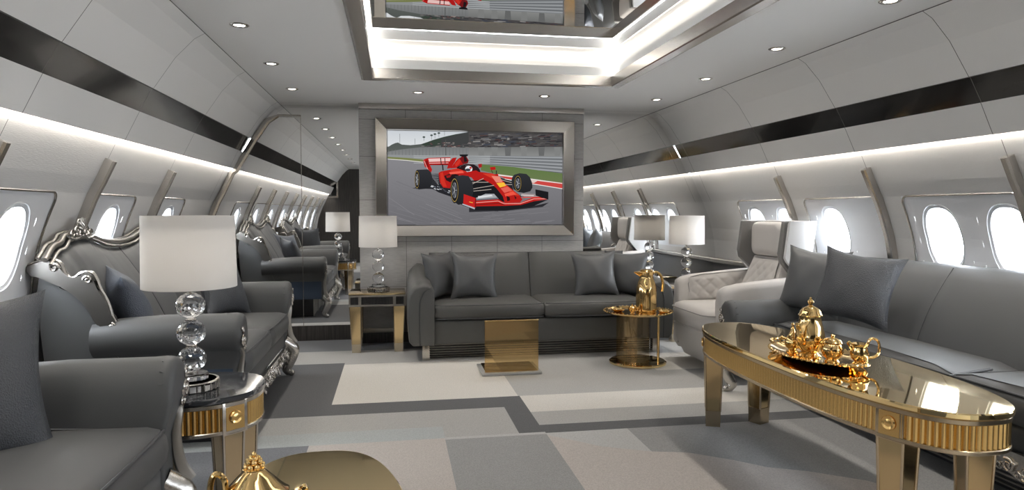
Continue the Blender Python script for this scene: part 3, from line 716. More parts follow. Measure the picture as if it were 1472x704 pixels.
def make_seat(name, label, hw=.70, wings=True, zs=0.0, seat_top=.49, front=.95, arm_front=.95, n_cush=2, back_h=None, depth0=0.0):
    """front faces local +x, centre of the width at y = 0"""
    t = thing(name, label, 'sofa')
    # body
    bm = NB(); box(bm, .10, front-.035, -hw-.10, hw+.10, .215, .345, .03, 3)
    obj('seat_rail', bm, 'grey_leather', t)
    # seat cushions with piping
    cw = 2*hw/n_cush
    for i in range(n_cush):
        y0 = -hw+cw*i+.004; y1 = y0+cw-.008; bm = NB()
        secs = []
        for j in range(15):
            v = -1+2*j/14; y = (y0+y1)/2+(y1-y0)/2*v; e = max(0, (abs(v)-.88)/.12); sh = .018*e*e; bul = .016*(1-v*v)
            xf = front+.012*(1-v**4)-sh; zt = seat_top; zb_ = .345
            secs.append([(.34, y, zb_+sh), (.34, y, zt-sh), (.52, y, zt+bul*.9-sh), (.75, y, zt+bul-sh), (xf-.06, y, zt+bul*.5-sh), (xf-.022, y, zt-.008-sh), (xf, y, zt-.032-sh*.5), (xf+.006, y, (zt+zb_)/2), (xf-.002, y, zb_+.03), (xf-.025, y, zb_+.004+sh)])
        loft(bm, secs); c = obj('seat_cushion', bm, 'grey_leather', t, angle=60)
        bm = NB(); pts = [((front+.012*(1-v**4))-.012-.018*(max(0, (abs(v)-.88)/.12))**2, (y0+y1)/2+(y1-y0)/2*v, seat_top-.014-.012*(max(0, (abs(v)-.88)/.12))) for v in [-1+2*j/20 for j in range(21)]]
        pts = [(.55, y0+.002, seat_top-.004)] + pts + [(.55, y1-.002, seat_top-.004)]
        tube(bm, pts, .0055, 6); obj('piping', bm, 'piping_leather', c)
    # arms
    AS = arm_section(zs)
    for s in (-1, 1):
        bm = NB(); secs = []
        rc = (.095, .605+zs)
        for x, k, dz in ((.26, .92, -.02), (.40, .97, -.008), (.60, 1, 0), (arm_front-.07, 1, 0), (arm_front-.03, 1.03, 0), (arm_front-.008, .98, 0), (arm_front+.004, .86, 0), (arm_front+.008, .6, 0)):
            sec = []
            for v, z in AS:
                if z > .5+zs: vv, zz = rc[0]+(v-rc[0])*k, rc[1]+(z-rc[1])*k+dz
                else:
                    vv, zz = .06+(v-.06)*(1 if k >= .97 else .55+.45*k), z
                xx = x - (.035 if z < .5+zs else 0)*(1 if x > arm_front-.1 else 0)
                sec.append((x if z > .5+zs else xx, s*(hw+vv), zz))
            secs.append(sec)
        loft(bm, secs); a_ = obj('armrest', bm, 'grey_leather', t, angle=60)
        # gathered pleats on the roll front
        bm = NB()
        for k in range(7):
            a = PI*(.05+.9*k/6); p0 = (arm_front+.004, s*(hw+.095+.05*math.cos(a)), .605+zs+.05*math.sin(a)); p1 = (arm_front-.035, s*(hw+.095+.098*math.cos(a)), .607+zs+.096*math.sin(a))
            tube(bm, [p0, p1], [.0035, .0015], 5)
        obj('pleats', bm, 'grey_leather', a_)
        # silver trim down the front edge, rosette under the roll
        bm = NB(); pts = smoothline([(arm_front-.02, s*(hw+.150), .545+zs), (arm_front-.005, s*(hw+.118), .50+zs), (arm_front-.015, s*(hw+.112), .40), (arm_front-.005, s*(hw+.125), .30), (arm_front+.022, s*(hw+.14), .235)], 5)
        tube(bm, pts, [.014+.010*(i/len(pts)) for i in range(len(pts))], 8, flat=.6)
        fn = lambda a, b2: (arm_front+.012, a, b2)
        obj('front_trim', bm, 'satin_silver', t)
        bm = NB(); f3 = lambda a, b2: (arm_front+.010, s*a, b2)
        scroll(bm, f3, (hw+.150, .575+zs), .034, 1.5, PI, 1, .008); scroll(bm, f3, (hw+.118, .535+zs), .02, 1.2, 0, -1, .006); scroll(bm, f3, (hw+.165, .625+zs), .018, 1.2, -PI/2, -1, .006)
        sphere(bm, f3(hw+.150, .575+zs), (.012, .014, .014), 8, 6)
        obj('rosette', bm, 'carved_silver', a_)
    # inner back
    bm = NB(); secs = []; N = 120; W_ = hw+.13
    for i in range(N+1):
        yl = -W_+2*W_*i/N; zc_ = (crest(yl*.88/W_)-.02) if back_h is None else back_h-.015*(abs(yl)/W_)**6
        ch = .012*abs(math.sin(PI*2.5*(yl/W_)))**.5 if back_h is None else .012*min(1, min(abs(yl-.65), abs(yl+.65), abs(abs(yl)-W_))/.06)
        x0 = .08 if back_h is None else .16
        sec = []
        for k in range(9):
            q = k/8; z = .36+(zc_-.36)*q; x = .42+(x0-.42)*(q**.9) + .045*math.sin(PI*q)+ch*(1-q**3)
            if q == 1: z -= .006
            sec.append((x, yl, z))
        for k in range(1, 6): sec.append((x0-.01-.055*min(1, k/2)+.012*(k-2 if k > 2 else 0), yl, zc_+(.008 if k == 1 else 0)-(zc_-.36)*max(0, k-1)/4))
        secs.append(sec)
    loft(bm, secs); bk = obj('backrest', bm, 'grey_leather', t, angle=60)
    for i, yl in enumerate((-.42, 0, .42) if back_h is None else (-.65, .65), 1):
        bm = NB()
        x0 = .08 if back_h is None else .16
        zc_ = (crest(yl*.88/W_)-.03) if back_h is None else back_h-.01
        tube(bm, [(.42+(x0-.42)*(q**.9)+.045*math.sin(PI*q)+.004, yl+(.0 if back_h else .03*(1-q)*(i-2)), .36+(zc_-.36)*q) for q in [j/12 for j in range(13)]], .004, 5)
        obj('back_seam', bm, 'piping_leather', bk)
    if wings:
        for s in (-1, 1):   # outer back side and silver wing
            bm = NB(); poly = [(.05, .22), (.035, .93), (.10, .915), (.17, .84), (.25, .80), (.31, .72), (.34, .63), (.42, .56), (.9, .52), (.9, .22)]
            prism(bm, poly, lambda a, b2, h: (a, s*h, b2), hw+.085, hw+.122); obj('side_panel', bm, 'daylight_tinted_leather', t, smooth=False)
            bm = NB(); wp = [(.0, .951), (.037, .967), (.075, .978), (.112, .981), (.135, .972), (.152, .952), (.160, .925), (.168, .903), (.190, .888), (.218, .892), (.236, .914), (.256, .923), (.280, .915), (.298, .898), (.304, .880), (.292, .858), (.318, .838), (.338, .806), (.350, .770), (.360, .725), (.372, .690), (.395, .655), (.385, .63), (.345, .628), (.316, .645), (.285, .685), (.268, .735), (.240, .788), (.195, .820), (.147, .845), (.110, .880), (.070, .900), (.02, .905), (.0, .93)]
            fs = prism(bm, wp, lambda a, b2, h: (a-.018, s*h, b2), hw+.105, hw+.150)
            bmesh.ops.bevel(bm, geom=[e for e in bm.edges if len({round(v.co.y, 5) for v in e.verts}) == 1], offset=.008, segments=2, affect='EDGES')
            f3 = lambda a, b2: (a-.018, s*(hw+.152), b2)
            obj('wing_frame', bm, 'wing_silver', t, angle=50)
            bm = NB(); ed = [(.0, .951), (.037, .967), (.112, .981), (.148, .955), (.168, .903), (.20, .888), (.236, .914), (.280, .915), (.304, .880), (.318, .838), (.350, .770), (.372, .690), (.395, .655)]
            tube(bm, smoothline([(a-.018, s*(hw+.128), b2+.004) for a, b2 in ed], 4), .009, 6)
            scroll(bm, f3, (.125, .945), .022, 1.3, 0, 1, .007); scroll(bm, f3, (.27, .885), .02, 1.3, PI, -1, .007); scroll(bm, f3, (.372, .655), .018, 1.3, PI/2, -1, .006)
            obj('wing_edge', bm, 'carved_silver', t)
        bm = NB(); ys_ = [-.87+1.74*i/72 for i in range(73)]
        tube(bm, [(.075, y*(hw+.17)/.87, crest(y)+.004) for y in ys_], .016, 8)
        tube(bm, [(.098, y*(hw+.165)/.87, crest(y)-.020) for y in ys_], .009, 6); tube(bm, [(.045, y*(hw+.17)/.87, crest(y)+.012) for y in ys_], .009, 6)
        obj('crest_rail', bm, 'satin_silver', t, angle=60)
        for sg in (-1, 1):
            bm = NB(); ornament(bm, lambda a, b2, d: (.088+d, sg*.53+a, 1.098+b2), .125, .085); obj('crest_carving', bm, 'carved_silver', t, angle=60)
    # apron, legs, vent grille
    bm = NB(); XA = front-.015; n = 44
    poly = []
    for i in range(n+1):
        yl = -hw-.02+2*(hw+.02)*i/n; poly.append((yl, .235))
    for i in range(n, -1, -1):
        yl = -hw-.02+2*(hw+.02)*i/n; u = yl/(hw+.02); poly.append((yl, .165+.030*math.cos(u*PI*3)+.014*math.cos(u*PI*11)-.028*abs(u)**3))
    prism(bm, poly, lambda a, b2, h: (h, a, b2), XA-.012, XA+.006)
    fa = lambda a, b2: (XA+.010, a, b2)
    m_ = max(4, int(hw/.085))
    for i in range(-m_, m_+1):
        yl = i*(hw-.03)/m_; zc_ = .170+.030*math.cos(yl/(hw+.02)*PI*3); sg = 1 if i % 2 else -1
        scroll(bm, fa, (yl, zc_+.022), .030, 1.4, PI*(i % 3)/1.5, sg, .008); scroll(bm, fa, (yl+.045, zc_-.004), .018, 1.2, 0, -sg, .006)
        sphere(bm, fa(yl+.03, zc_+.035), .010, 8, 6)
    ornament(bm, lambda a, b2, d: (XA+d, a, .165+b2), .10, .06)
    obj('carved_apron', bm, 'carved_silver', t, angle=60)
    for s in (-1, 1):
        bm = NB(); cabriole(bm, max(front, arm_front)-.02, s*(hw+.07), s); obj('leg', bm, 'carved_silver', t, angle=60)
        bm = NB(); cabriole(bm, .16, s*(hw+.05), s, .24, -1); obj('leg', bm, 'carved_silver', t, angle=60)
    bm = NB(); box(bm, .22, front-.16, -hw+.03, hw-.03, .005, .215, mi=0)
    for k in range(9): box(bm, front-.16, front-.150, -hw+.03, hw-.03, .022+.021*k, .030+.021*k, mi=1)
    nv = max(3, int(hw/.22))
    for i in range(nv+1):
        yl = -hw+.05+(2*hw-.1)*i/nv; box(bm, front-.16, front-.146, yl-.007, yl+.007, .005, .215, mi=1)
    obj('vent_grille', bm, ['black_ribs', 'satin_silver'], t, smooth=False)
    return t
A = make_seat('carved_loveseat', 'grey leather loveseat with carved silver back, next to the end mirror', hw=.70)
A.location = (-1.705, 4.43, 0); A['group'] = 'carved silver loveseats'
B = dup(A, (-1.715, 1.79, 0), 0, 'grey leather loveseat in the near left corner, arm beside the marble-topped table', 'carved silver loveseats')
R = make_seat('carved_sofa', 'long grey leather sofa under the right windows behind the gold coffee table', hw=1.46, wings=False, zs=-.085, seat_top=.49, front=.80, arm_front=1.06, n_cush=2, back_h=.905)
R.location = (3.27, 2.70, 0); R.rotation_euler = (0, 0, PI)
# carved silver post on the far back corner of the right sofa
bm = NB()
for z, w in ((.62, .05), (.72, .055), (.82, .05)):
    scroll(bm, lambda a, b2: (.30+a, -1.600, b2), (0, z), w, 1.4, z*9, 1, .011)
tube(bm, smoothline([(.40, -1.595, .56), (.34, -1.595, .66), (.25, -1.595, .76), (.22, -1.595, .86), (.16, -1.595, .90)], 4), .020, 8)
obj('back_carving', bm, 'carved_silver', R, angle=60)

# ---- pillows
def pillow_mesh(w, h, d, seed, knife=.9):
    bm = NB(); N = 18; rn = random.Random(seed); rows = {}
    ph = [rn.uniform(0, 6) for _ in range(4)]
    for sd in (1, -1):
        for i in range(N+1):
            for j in range(N+1):
                u = -1+2*i/N; v = -1+2*j/N
                if sd < 0 and (i in (0, N) or j in (0, N)): rows[(sd, i, j)] = rows[(1, i, j)]; continue
                y = 1.05*w*u*(1-.15*(1-v*v)*abs(u)**1.5); z = 1.05*h*v*(1-.15*(1-u*u)*abs(v)**1.5)
                th = d*((1-u**2)*(1-v**2))**.55
                th += .006*math.sin(7*u+ph[0])*math.sin(5*v+ph[1])*(1-u*u)*(1-v*v) + .004*math.sin(14*(u+v)+ph[2])*abs(u*v)*(1-u*u)
                rows[(sd, i, j)] = bm.verts.new((sd*th, y, z))
    for sd in (1, -1):
        for i in range(N):
            for j in range(N):
                q = [rows[(sd, i, j)], rows[(sd, i+1, j)], rows[(sd, i+1, j+1)], rows[(sd, i, j+1)]]
                bm.faces.new(q if sd > 0 else q[::-1])
    return bm
def pillow(label, loc, rz, lean=-12, roll=0, w=.20, h=.20, d=.075, mat='smooth_pillow', seed=1, group=None):
    o = obj('throw_pillow', pillow_mesh(w, h, d, seed), mat, None, angle=80)
    o.location = loc; o.rotation_euler = (math.radians(roll), math.radians(lean), math.radians(rz))
    tag(o, label, 'pillow', group); return o
D_ = 'throw pillows on the sofas'
pillow('blue grey pebbled pillow by the near arm of the carved loveseat', (-1.37, 3.865, .72), 28, -22, 5, .21, .20, .085, 'pebbled_blue', 2, D_)
pillow('charcoal pebbled pillow by the far arm of the carved loveseat', (-1.16, 4.93, .70), -25, -22, -4, .21, .205, .08, 'pebbled_charcoal', 3, D_)
pillow('large charcoal pebbled pillow at the left edge, in the near corner loveseat', (-1.285, 2.24, .695), -52, -12, 0, .245, .26, .085, 'pebbled_charcoal', 4, D_)
pillow('smooth grey pillow against the left arm of the sofa under the television', (.405, 5.965, .655), -42, -14, 0, .20, .20, .08, 'smooth_pillow', 5, D_)
pillow('smooth grey pillow facing forward, second from the left under the television', (.69, 5.86, .655), -86, -16, -3, .20, .20, .08, 'smooth_pillow', 6, D_)
pillow('smooth grey pillow facing forward, left of the gold jug', (1.77, 5.86, .655), -92, -16, 2, .20, .20, .08, 'smooth_pillow', 7, D_)
pillow('smooth grey pillow partly hidden behind the gold jug', (2.08, 5.93, .65), -122, -14, 0, .20, .20, .08, 'smooth_pillow', 8, D_)
pillow('smooth grey pillow against the far arm of the right window sofa', (2.74, 4.10, .755), 208, -16, -4, .21, .215, .085, 'smooth_pillow', 9, D_)
pillow('pebbled charcoal pillow in front of a smooth one on the right window sofa', (2.70, 3.62, .765), 218, -22, -8, .22, .215, .085, 'pebbled_charcoal', 10, D_)

# ================================================================== SOFA UNDER THE TELEVISION
T = thing('grey_sofa', 'grey leather two cushion sofa with curved arms under the television', 'sofa', (1.24, 5.90, 0))
hw = 1.115
bm = NB(); box(bm, -hw+.17, hw-.17, -.36, .36, .125, .325, .02, 3); obj('body', bm, 'sofa_leather', T)
for i, s in enumerate((-1, 1)):
    bm = NB(); secs = []; y_ = None
    x0, x1 = (-hw+.195, -.003) if s < 0 else (.003, hw-.195)
    for j in range(17):
        v = -1+2*j/16; x = (x0+x1)/2+(x1-x0)/2*v; e = max(0, (abs(v)-.9)/.1); sh = .018*e*e; bul = .02*(1-v*v)
        yf = -.385-.015*(1-v**4)+sh; zt = .455; zb = .332
        secs.append([(x, .20, zb+sh), (x, .20, zt-sh), (x, 0, zt+bul-sh), (x, -.2, zt+bul-sh), (x, yf+.06, zt+bul*.5-sh), (x, yf+.02, zt-.006-sh), (x, yf, zt-.03), (x, yf-.004, (zt+zb)/2), (x, yf, zb+.025), (x, yf+.02, zb+sh)])
    loft(bm, secs); c = obj('seat_cushion', bm, 'sofa_leather', T, angle=60)
    bm = NB()
    for z in (.449, .340): tube(bm, [(x0+.006+(x1-x0-.012)*k/16, -.388-.015*(1-(-1+2*k/16)**4)+.018*(max(0, (abs(-1+2*k/16)-.9)/.1))**2, z) for k in range(17)], .0045, 6)
    obj('piping', bm, 'piping_leather', c)
    bm = NB(); secs = []
    for j in range(17):
        v = -1+2*j/16; x = (x0+x1)/2+(x1-x0)/2*v; e = max(0, (abs(v)-.92)/.08); sh = .02*e*e; bul = .028*(1-v**4)
        sec = []
        for k in range(11):
            q = k/10; z = .40+(.828-.40)*q; y = .18+.14*q-bul*math.sin(PI*min(1, q*1.0))**.6+sh
            sec.append((x, y, z))
        sec += [(x, .33, .838), (x, .37, .83), (x, .39, .80), (x, .39, .40)]
        secs.append(sec)
    loft(bm, secs); obj('back_cushion', bm, 'sofa_leather', T, angle=60)
    # curved arm: swept around from the front to the back
    bm = NB(); secs = []
    for yy, zt, w0, w1 in ((-.40, .60, .0, .195), (-.395, .612, -.004, .205), (-.37, .628, -.006, .21), (-.2, .645, 0, .212), (0, .66, 0, .21), (.2, .69, .0, .205), (.33, .73, .01, .20), (.40, .74, .02, .18)):
        xi = hw-.195; o_ = []
        for p in ((w0, .13), (w0, .50), (w0, .56), (w0+.015, zt-.03), (w0+.05, zt-.004), (w0+.09, zt), (w1-.05, zt-.018), (w1-.015, zt-.06), (w1, zt-.13), (w1, .30), (w1-.01, .16), (w1-.035, .13)):
            o_.append((s*(xi+p[0]), yy, p[1]))
        secs.append(o_)
    loft(bm, secs); a_ = obj('armrest', bm, 'sofa_leather', T, angle=50)
    bm = NB(); pts = [(xi+.115, .135), (xi+.118, .40), (xi+.110, .50), (xi+.075, .565), (xi+.02, .60)]
    tube(bm, smoothline([(s*x, -.4015, z) for x, z in pts], 4), .003, 5); obj('arm_seam', bm, 'piping_leather', a_)
    for fy in (-.33, .30):
        bm = NB(); box(bm, s*(hw-.13)-.03, s*(hw-.13)+.03, fy-.03, fy+.03, 0, .13, .004); obj('foot', bm, 'nickel', T)
bm = NB(); box(bm, -hw+.16, hw-.16, -.28, .34, .004, .126, mi=0)
for k in range(6): box(bm, -hw+.14, hw-.14, -.30, -.28, .014+.020*k, .018+.020*k, mi=1)
obj('slatted_plinth', bm, ['black_ribs', 'satin_silver'], T, smooth=False)

# ================================================================== OVAL TABLES WITH REEDED FRIEZE
def oval_table(name, label, cx, cy, a, b2, zt, p, blocks, mtop, mrib, mframe, mleg, mfoot, fr=.12, top_t=.022, legw=.095, foot=.09, cat='table', group=None):
    t = thing(name, label, cat, (cx, cy, 0), 0, group)
    bm = NB(); disc_prism(bm, superell(a, b2, 96, p), zt-top_t, zt, .004); obj('tabletop', bm, mtop, t, angle=40)
    z1 = zt-top_t; z0 = z1-fr
    bm = NB()
    o1 = superell(a-.006, b2-.006, 96, p); disc_prism(bm, o1, z1-.020, z1-.0005, .003); disc_prism(bm, o1, z0, z0+.016, .003)
    obj('frieze_frame', bm, mframe, t, angle=40)
    # reeded band
    path = superell(a-.019, b2-.019, 720, p); tot = 0; L = [0]
    for i in range(720):
        q0, q1 = path[i], path[(i+1) % 720]; tot += math.hypot(q1[0]-q0[0], q1[1]-q0[1]); L.append(tot)
    nr = int(tot/.021); prof = []
    bm = NB(); pts = []
    j = 0
    for k in range(nr*4):
        d = tot*k/(nr*4)
        while L[j+1] < d: j += 1
        f_ = (d-L[j])/(L[j+1]-L[j]+1e-9); q0, q1 = path[j % 720], path[(j+1) % 720]
        x, y = q0[0]+(q1[0]-q0[0])*f_, q0[1]+(q1[1]-q0[1])*f_; tx, ty = q1[0]-q0[0], q1[1]-q0[1]; ll = math.hypot(tx, ty)
        h = (0, .0072, .0098, .0072)[k % 4]; pts.append((x+ty/ll*h, y-tx/ll*h))
    loft(bm, [[(x, y, z0+.015) for x, y in pts], [(x, y, z1-.019) for x, y in pts]], True, False); obj('reeded_frieze', bm, mrib, t, angle=80)
    for (bx, by, nx, ny) in blocks:
        bw = .052
        bm = NB(); mt = Matrix(((-ny, nx, 0, bx), (nx, ny, 0, by), (0, 0, 1, 0), (0, 0, 0, 1)))
        tmp = NB(); box(tmp, -bw, bw, -.055, .004, z0-.004, z1-.001, .003); box(tmp, -bw+.014, bw-.014, .0045, .006, z0+.014, z1-.020, mi=1)
        lathe_b = NB(); lathe(lathe_b, [(.020, 0), (.026, .004), (.022, .009), (.014, .006), (.004, .009)], n=20, mi=1)
        bmesh.ops.transform(lathe_b, matrix=Matrix.Translation((0, .006, (z0+z1)/2)) @ Matrix.Rotation(-PI/2, 4, 'X'), verts=lathe_b.verts)
        for src in (tmp, lathe_b):
            bmesh.ops.transform(src, matrix=mt, verts=src.verts); me = bpy.data.meshes.new('t'); src.to_mesh(me); bm.from_mesh(me); src.free(); bpy.data.meshes.remove(me)
        obj('corner_block', bm, [mframe, mrib], t)
        # tapered mirrored leg
        bm = NB(); wt, wb = legw/2, legw*.36
        cx_, cy_ = -.0, -.0
        def LP(u, v, z): return mt @ Vector((u, v-.052, z))
        def sq(w, z): return [LP(-w, -w, z), LP(w, -w, z), LP(w, w, z), LP(-w, w, z)]
        loft(bm, [sq(wt, z0), sq(wb+.004, foot)])
        lg = obj('leg', bm, mleg, t, smooth=False)
        bm = NB()
        for su in (-1, 1):
            for sv in (-1, 1): tube(bm, [LP(su*wt, sv*wt, z0), LP(su*(wb+.004), sv*(wb+.004), foot)], .0055, 6)
        obj('leg_frame', bm, mframe, lg)
        bm = NB(); loft(bm, [sq(wb+.007, foot+.002), sq(wb+.005, 0.001)]); obj('foot', bm, mfoot, lg, smooth=False)
    return t
def bl(a, b2, p, degs):
    out = []
    for dg in degs:
        ct, st = math.cos(math.radians(dg)), math.sin(math.radians(dg))
        x = math.copysign(abs(ct)**(2/p), ct)*(a-.014); y = math.copysign(abs(st)**(2/p), st)*(b2-.014)
        nx = math.copysign(abs(x/a)**(p-1), x)/a; ny = math.copysign(abs(y/b2)**(p-1), y)/b2; l = math.hypot(nx, ny); out.append((x, y, nx/l, ny/l))
    return out
oval_table('gold_coffee_table', 'long gold mirrored coffee table with gold tea service, right', 1.925, 2.83, .285, .935, .555, 2.7,
           bl(.285, .935, 2.7, (52, 128, 226, 314)), 'gold_mirror', 'gold_ribs', 'bronze_frame', 'champagne_mirror', 'bronze_frame', cat='coffee table', group=None)
oval_table('gold_coffee_table', 'gold mirrored coffee table at the bottom edge under the fluted gold teapot', -.196, 1.00, .25, .92, .555, 2.7,
           bl(.25, .92, 2.7, (52, 128, 232, 308)), 'gold_mirror', 'gold_ribs', 'bronze_frame', 'champagne_mirror', 'bronze_frame', cat='coffee table')
oval_table('marble_end_table', 'round end table with dark marble top and gold reeded band under the big near lamp', -.80, 2.93, .268, .245, .505, 2.3,
           bl(.268, .245, 2.3, (-45, 45, 135, 225)), 'marble', 'gold_ribs', 'nickel', 'bronze_mirror', 'nickel', fr=.125, legw=.085, cat='side table')

# ---- rectangular mirrored side tables by the mirror wall
def side_table(x, y, label):
    t = thing('mirrored_side_table', label, 'side table', (x, y, 0), 0, 'mirrored side tables beside the sofa')
    w, d, zt = .240, .20, .512
    bm = NB(); box(bm, -w, w, -d, d, zt-.014, zt, .004); obj('tabletop', bm, 'champagne_mirror', t)
    bm = NB(); z0, z1 = zt-.112, zt-.014; e = .012
    box(bm, -w+.004, w-.004, -d+.014, d-.004, z0+.001, z1-.001, mi=0)
    for xa, xb_ in ((-w+.002, -w+.016), (-w+.082, -w+.106), (w-.106, w-.082), (w-.016, w-.002)): box(bm, xa, xb_, -d+.002, -d+.02, z0, z1-.0005, mi=0)
    for za, zb in ((z0, z0+.016), (z1-.016, z1-.0005)): box(bm, -w+.002, w-.002, -d+.0025, -d+.02, za, zb, mi=0)
    obj('apron', bm, 'satin_silver', t, smooth=False)
    bm = NB()
    for xa, xb_ in ((-w+.016, -w+.082), (-w+.106, w-.106), (w-.082, w-.016)):
        n = int((xb_-xa)/.011)
        for k in range(n):
            xc = xa+(xb_-xa)*(k+.5)/n; tube(bm, [(xc, -d+.0125, z0+.016), (xc, -d+.0125, z1-.016)], .0055, 6)
    obj('reeded_panel', bm, 'black_ribs', t)
    for sx in (-1, 1):
        for sy in (-1, 1):
            bm = NB(); cx_, cy_ = sx*(w-.055), sy*(d-.055)
            def sq(q, z, ox=0): return [(cx_+ox-q, cy_-q, z), (cx_+ox+q, cy_-q, z), (cx_+ox+q, cy_+q, z), (cx_+ox-q, cy_+q, z)]
            ox = -sx*.006
            loft(bm, [sq(.048, z0), sq(.037, .075, ox)]); lg = obj('leg', bm, 'champagne_mirror', t, smooth=False)
            bm = NB()
            for p, q in zip(sq(.048, z0), sq(.037, .075, ox)): tube(bm, [p, q], .004, 6)
            obj('leg_frame', bm, 'bronze_frame', lg)
            bm = NB(); loft(bm, [sq(.0385, .076, ox), sq(.0365, 0.001, ox)]); obj('foot', bm, 'pale_gold_foot', lg, smooth=False)
    return t
st0 = side_table(-.140, 6.12, 'gold mirrored side table with lamp, left of the sofa under the television')
dup(st0, (2.755, 6.12, 0), 0, 'gold mirrored side table with lamp, between grey sofa and white seat')

# ---- crystal lamps
def lamp(x, y, z0, sc, label):
    t = thing('crystal_table_lamp', label, 'lamp', (x, y, z0), 0, 'crystal ball table lamps')
    r = .167*sc; h = .270*sc; zb = .390*sc
    bm = NB(); n = 64
    rows = [[(r*q*math.cos(2*PI*k/n), r*q*math.sin(2*PI*k/n), z) for k in range(n)] for q, z in ((.955, zb), (1.0, zb), (.975, zb+h), (.93, zb+h))]
    rows.append(rows[0]); loft(bm, rows, True, False); sh = obj('lamp_shade', bm, 'lampshade', t, angle=50)
    bm = NB(); lathe(bm, [(r*.93, zb+h*.82), (r*.93, zb+h*.83), (.012, zb+h*.83), (.012, zb+h*.82)], n=32); obj('shade_diffuser', bm, 'lampshade', t)
    zz = [.112*sc, .214*sc, .318*sc]
    for i, z in enumerate(zz):
        bm = NB(); bmesh.ops.create_icosphere(bm, subdivisions=3, radius=.053*sc, matrix=Matrix.Translation((0, 0, z+.002)) @ Matrix.Diagonal((1.0, 1.0, .93, 1)))
        obj('crystal_ball', bm, 'crystal', t, smooth=False)
    bm = NB()
    for z in (.064, .166, .265, .362): lathe(bm, [(.012*sc, (z-.004)*sc), (.020*sc, (z-.002)*sc), (.020*sc, (z+.002)*sc), (.012*sc, (z+.004)*sc)], n=24)
    tube(bm, [(0, 0, .364*sc), (0, 0, zb+h*.83)], .005, 8); lathe(bm, [(.010, zb+.02), (.016, zb+.03), (.016, zb+.07), (.008, zb+.075)], n=16)
    obj('metal_fittings', bm, 'nickel', t)
    bm = NB(); lathe(bm, [(.088*sc, .001), (.092*sc, .004), (.092*sc, .032*sc), (.086*sc, .036*sc), (.002, .036*sc)], n=40); obj('crystal_base', bm, 'crystal', t, angle=20)
    bm = NB(); lathe(bm, [(.056*sc, .038*sc), (.058*sc, .040*sc), (.058*sc, .058*sc), (.054*sc, .061*sc), (.002, .061*sc)], n=24); obj('crystal_step', bm, 'crystal', t, angle=10)
    bm = NB()
    for k in range(22):
        a = 2*PI*k/22; c_, s_ = math.cos(a)*.0945*sc, math.sin(a)*.0945*sc; tube(bm, [(c_, s_, .003), (c_, s_, .033*sc)], .0035, 5)
    lathe(bm, [(.095*sc, .030*sc), (.097*sc, .033*sc), (.095*sc, .036*sc), (.090*sc, .036*sc)], n=40)
    obj('base_rim', bm, 'nickel', t)
    return t
def lamp_light(x, y, z, e):
    ld = bpy.data.lights.new('lamp_bulb', 'POINT'); ld.energy = e; ld.color = (1, .97, .93); ld.shadow_soft_size = .05
    lo = bpy.data.objects.new('lamp_bulb', ld); COL.objects.link(lo); lo.location = (x, y, z)
L0 = lamp(-.132, 6.11, .512, 1.0, 'crystal ball lamp with white shade left of the television sofa')
L1 = lamp(2.755, 6.12, .512, 1.0, 'crystal ball lamp with white shade between grey sofa and white seat')
L2 = lamp(-.80, 2.89, .505, 1.05, 'largest crystal ball lamp with white shade on the marble-topped table')
for (x, y, z) in ((-.128, 6.15, 1.03), (2.755, 6.12, 1.03), (-.80, 2.89, 1.04)): lamp_light(x, y, z, LAMP)

# ================================================================== WHITE AIRCRAFT SEAT
WS = thing('aircraft_seat', 'white quilted leather aircraft seat with winged headrest behind the right sofa', 'seat', (2.80, 4.92, 0), PI)
bm = NB()
def rrect(x0, x1, y0, y1, r, n=6):
    out = []
    for cx_, cy_, a0 in ((x1-r, y1-r, 0), (x0+r, y1-r, PI/2), (x0+r, y0+r, PI), (x1-r, y0+r, 3*PI/2)):
        for k in range(n+1):
            a = a0+PI/2*k/n; out.append((cx_+r*math.cos(a), cy_+r*math.sin(a)))
    return out
def rloft(bm, items):
    loft(bm, [[(x, y, it[0]) for x, y in rrect(*it[1:])] for it in items])
rloft(bm, [(.035, -.30, .40, -.36, .36, .10), (.06, -.34, .46, -.40, .40, .12), (.20, -.36, .53, -.42, .42, .13), (.31, -.36, .55, -.42, .42, .13), (.325, -.35, .54, -.41, .41, .13)])
obj('base_shell', bm, 'white_leather', WS)
bm = NB(); rloft(bm, [(0, -.26, .34, -.30, .30, .08), (.05, -.26, .34, -.30, .30, .08)]); obj('plinth', bm, 'taupe_shell', WS)
bm = NB(); rloft(bm, [(.33, -.2, .555, -.325, .325, .09), (.345, -.2, .575, -.335, .335, .10), (.43, -.2, .58, -.335, .335, .10), (.475, -.2, .565, -.325, .325, .10), (.492, -.2, .53, -.29, .29, .09), (.497, -.15, .45, -.2, .2, .08)])
sc_ = obj('seat_cushion', bm, 'white_leather', WS, angle=60)
bm = NB(); tube(bm, [(x, y, .452) for x, y in rrect(-.2, .583, -.337, .337, .10)], .005, 6, True); obj('piping', bm, 'stitch', sc_)
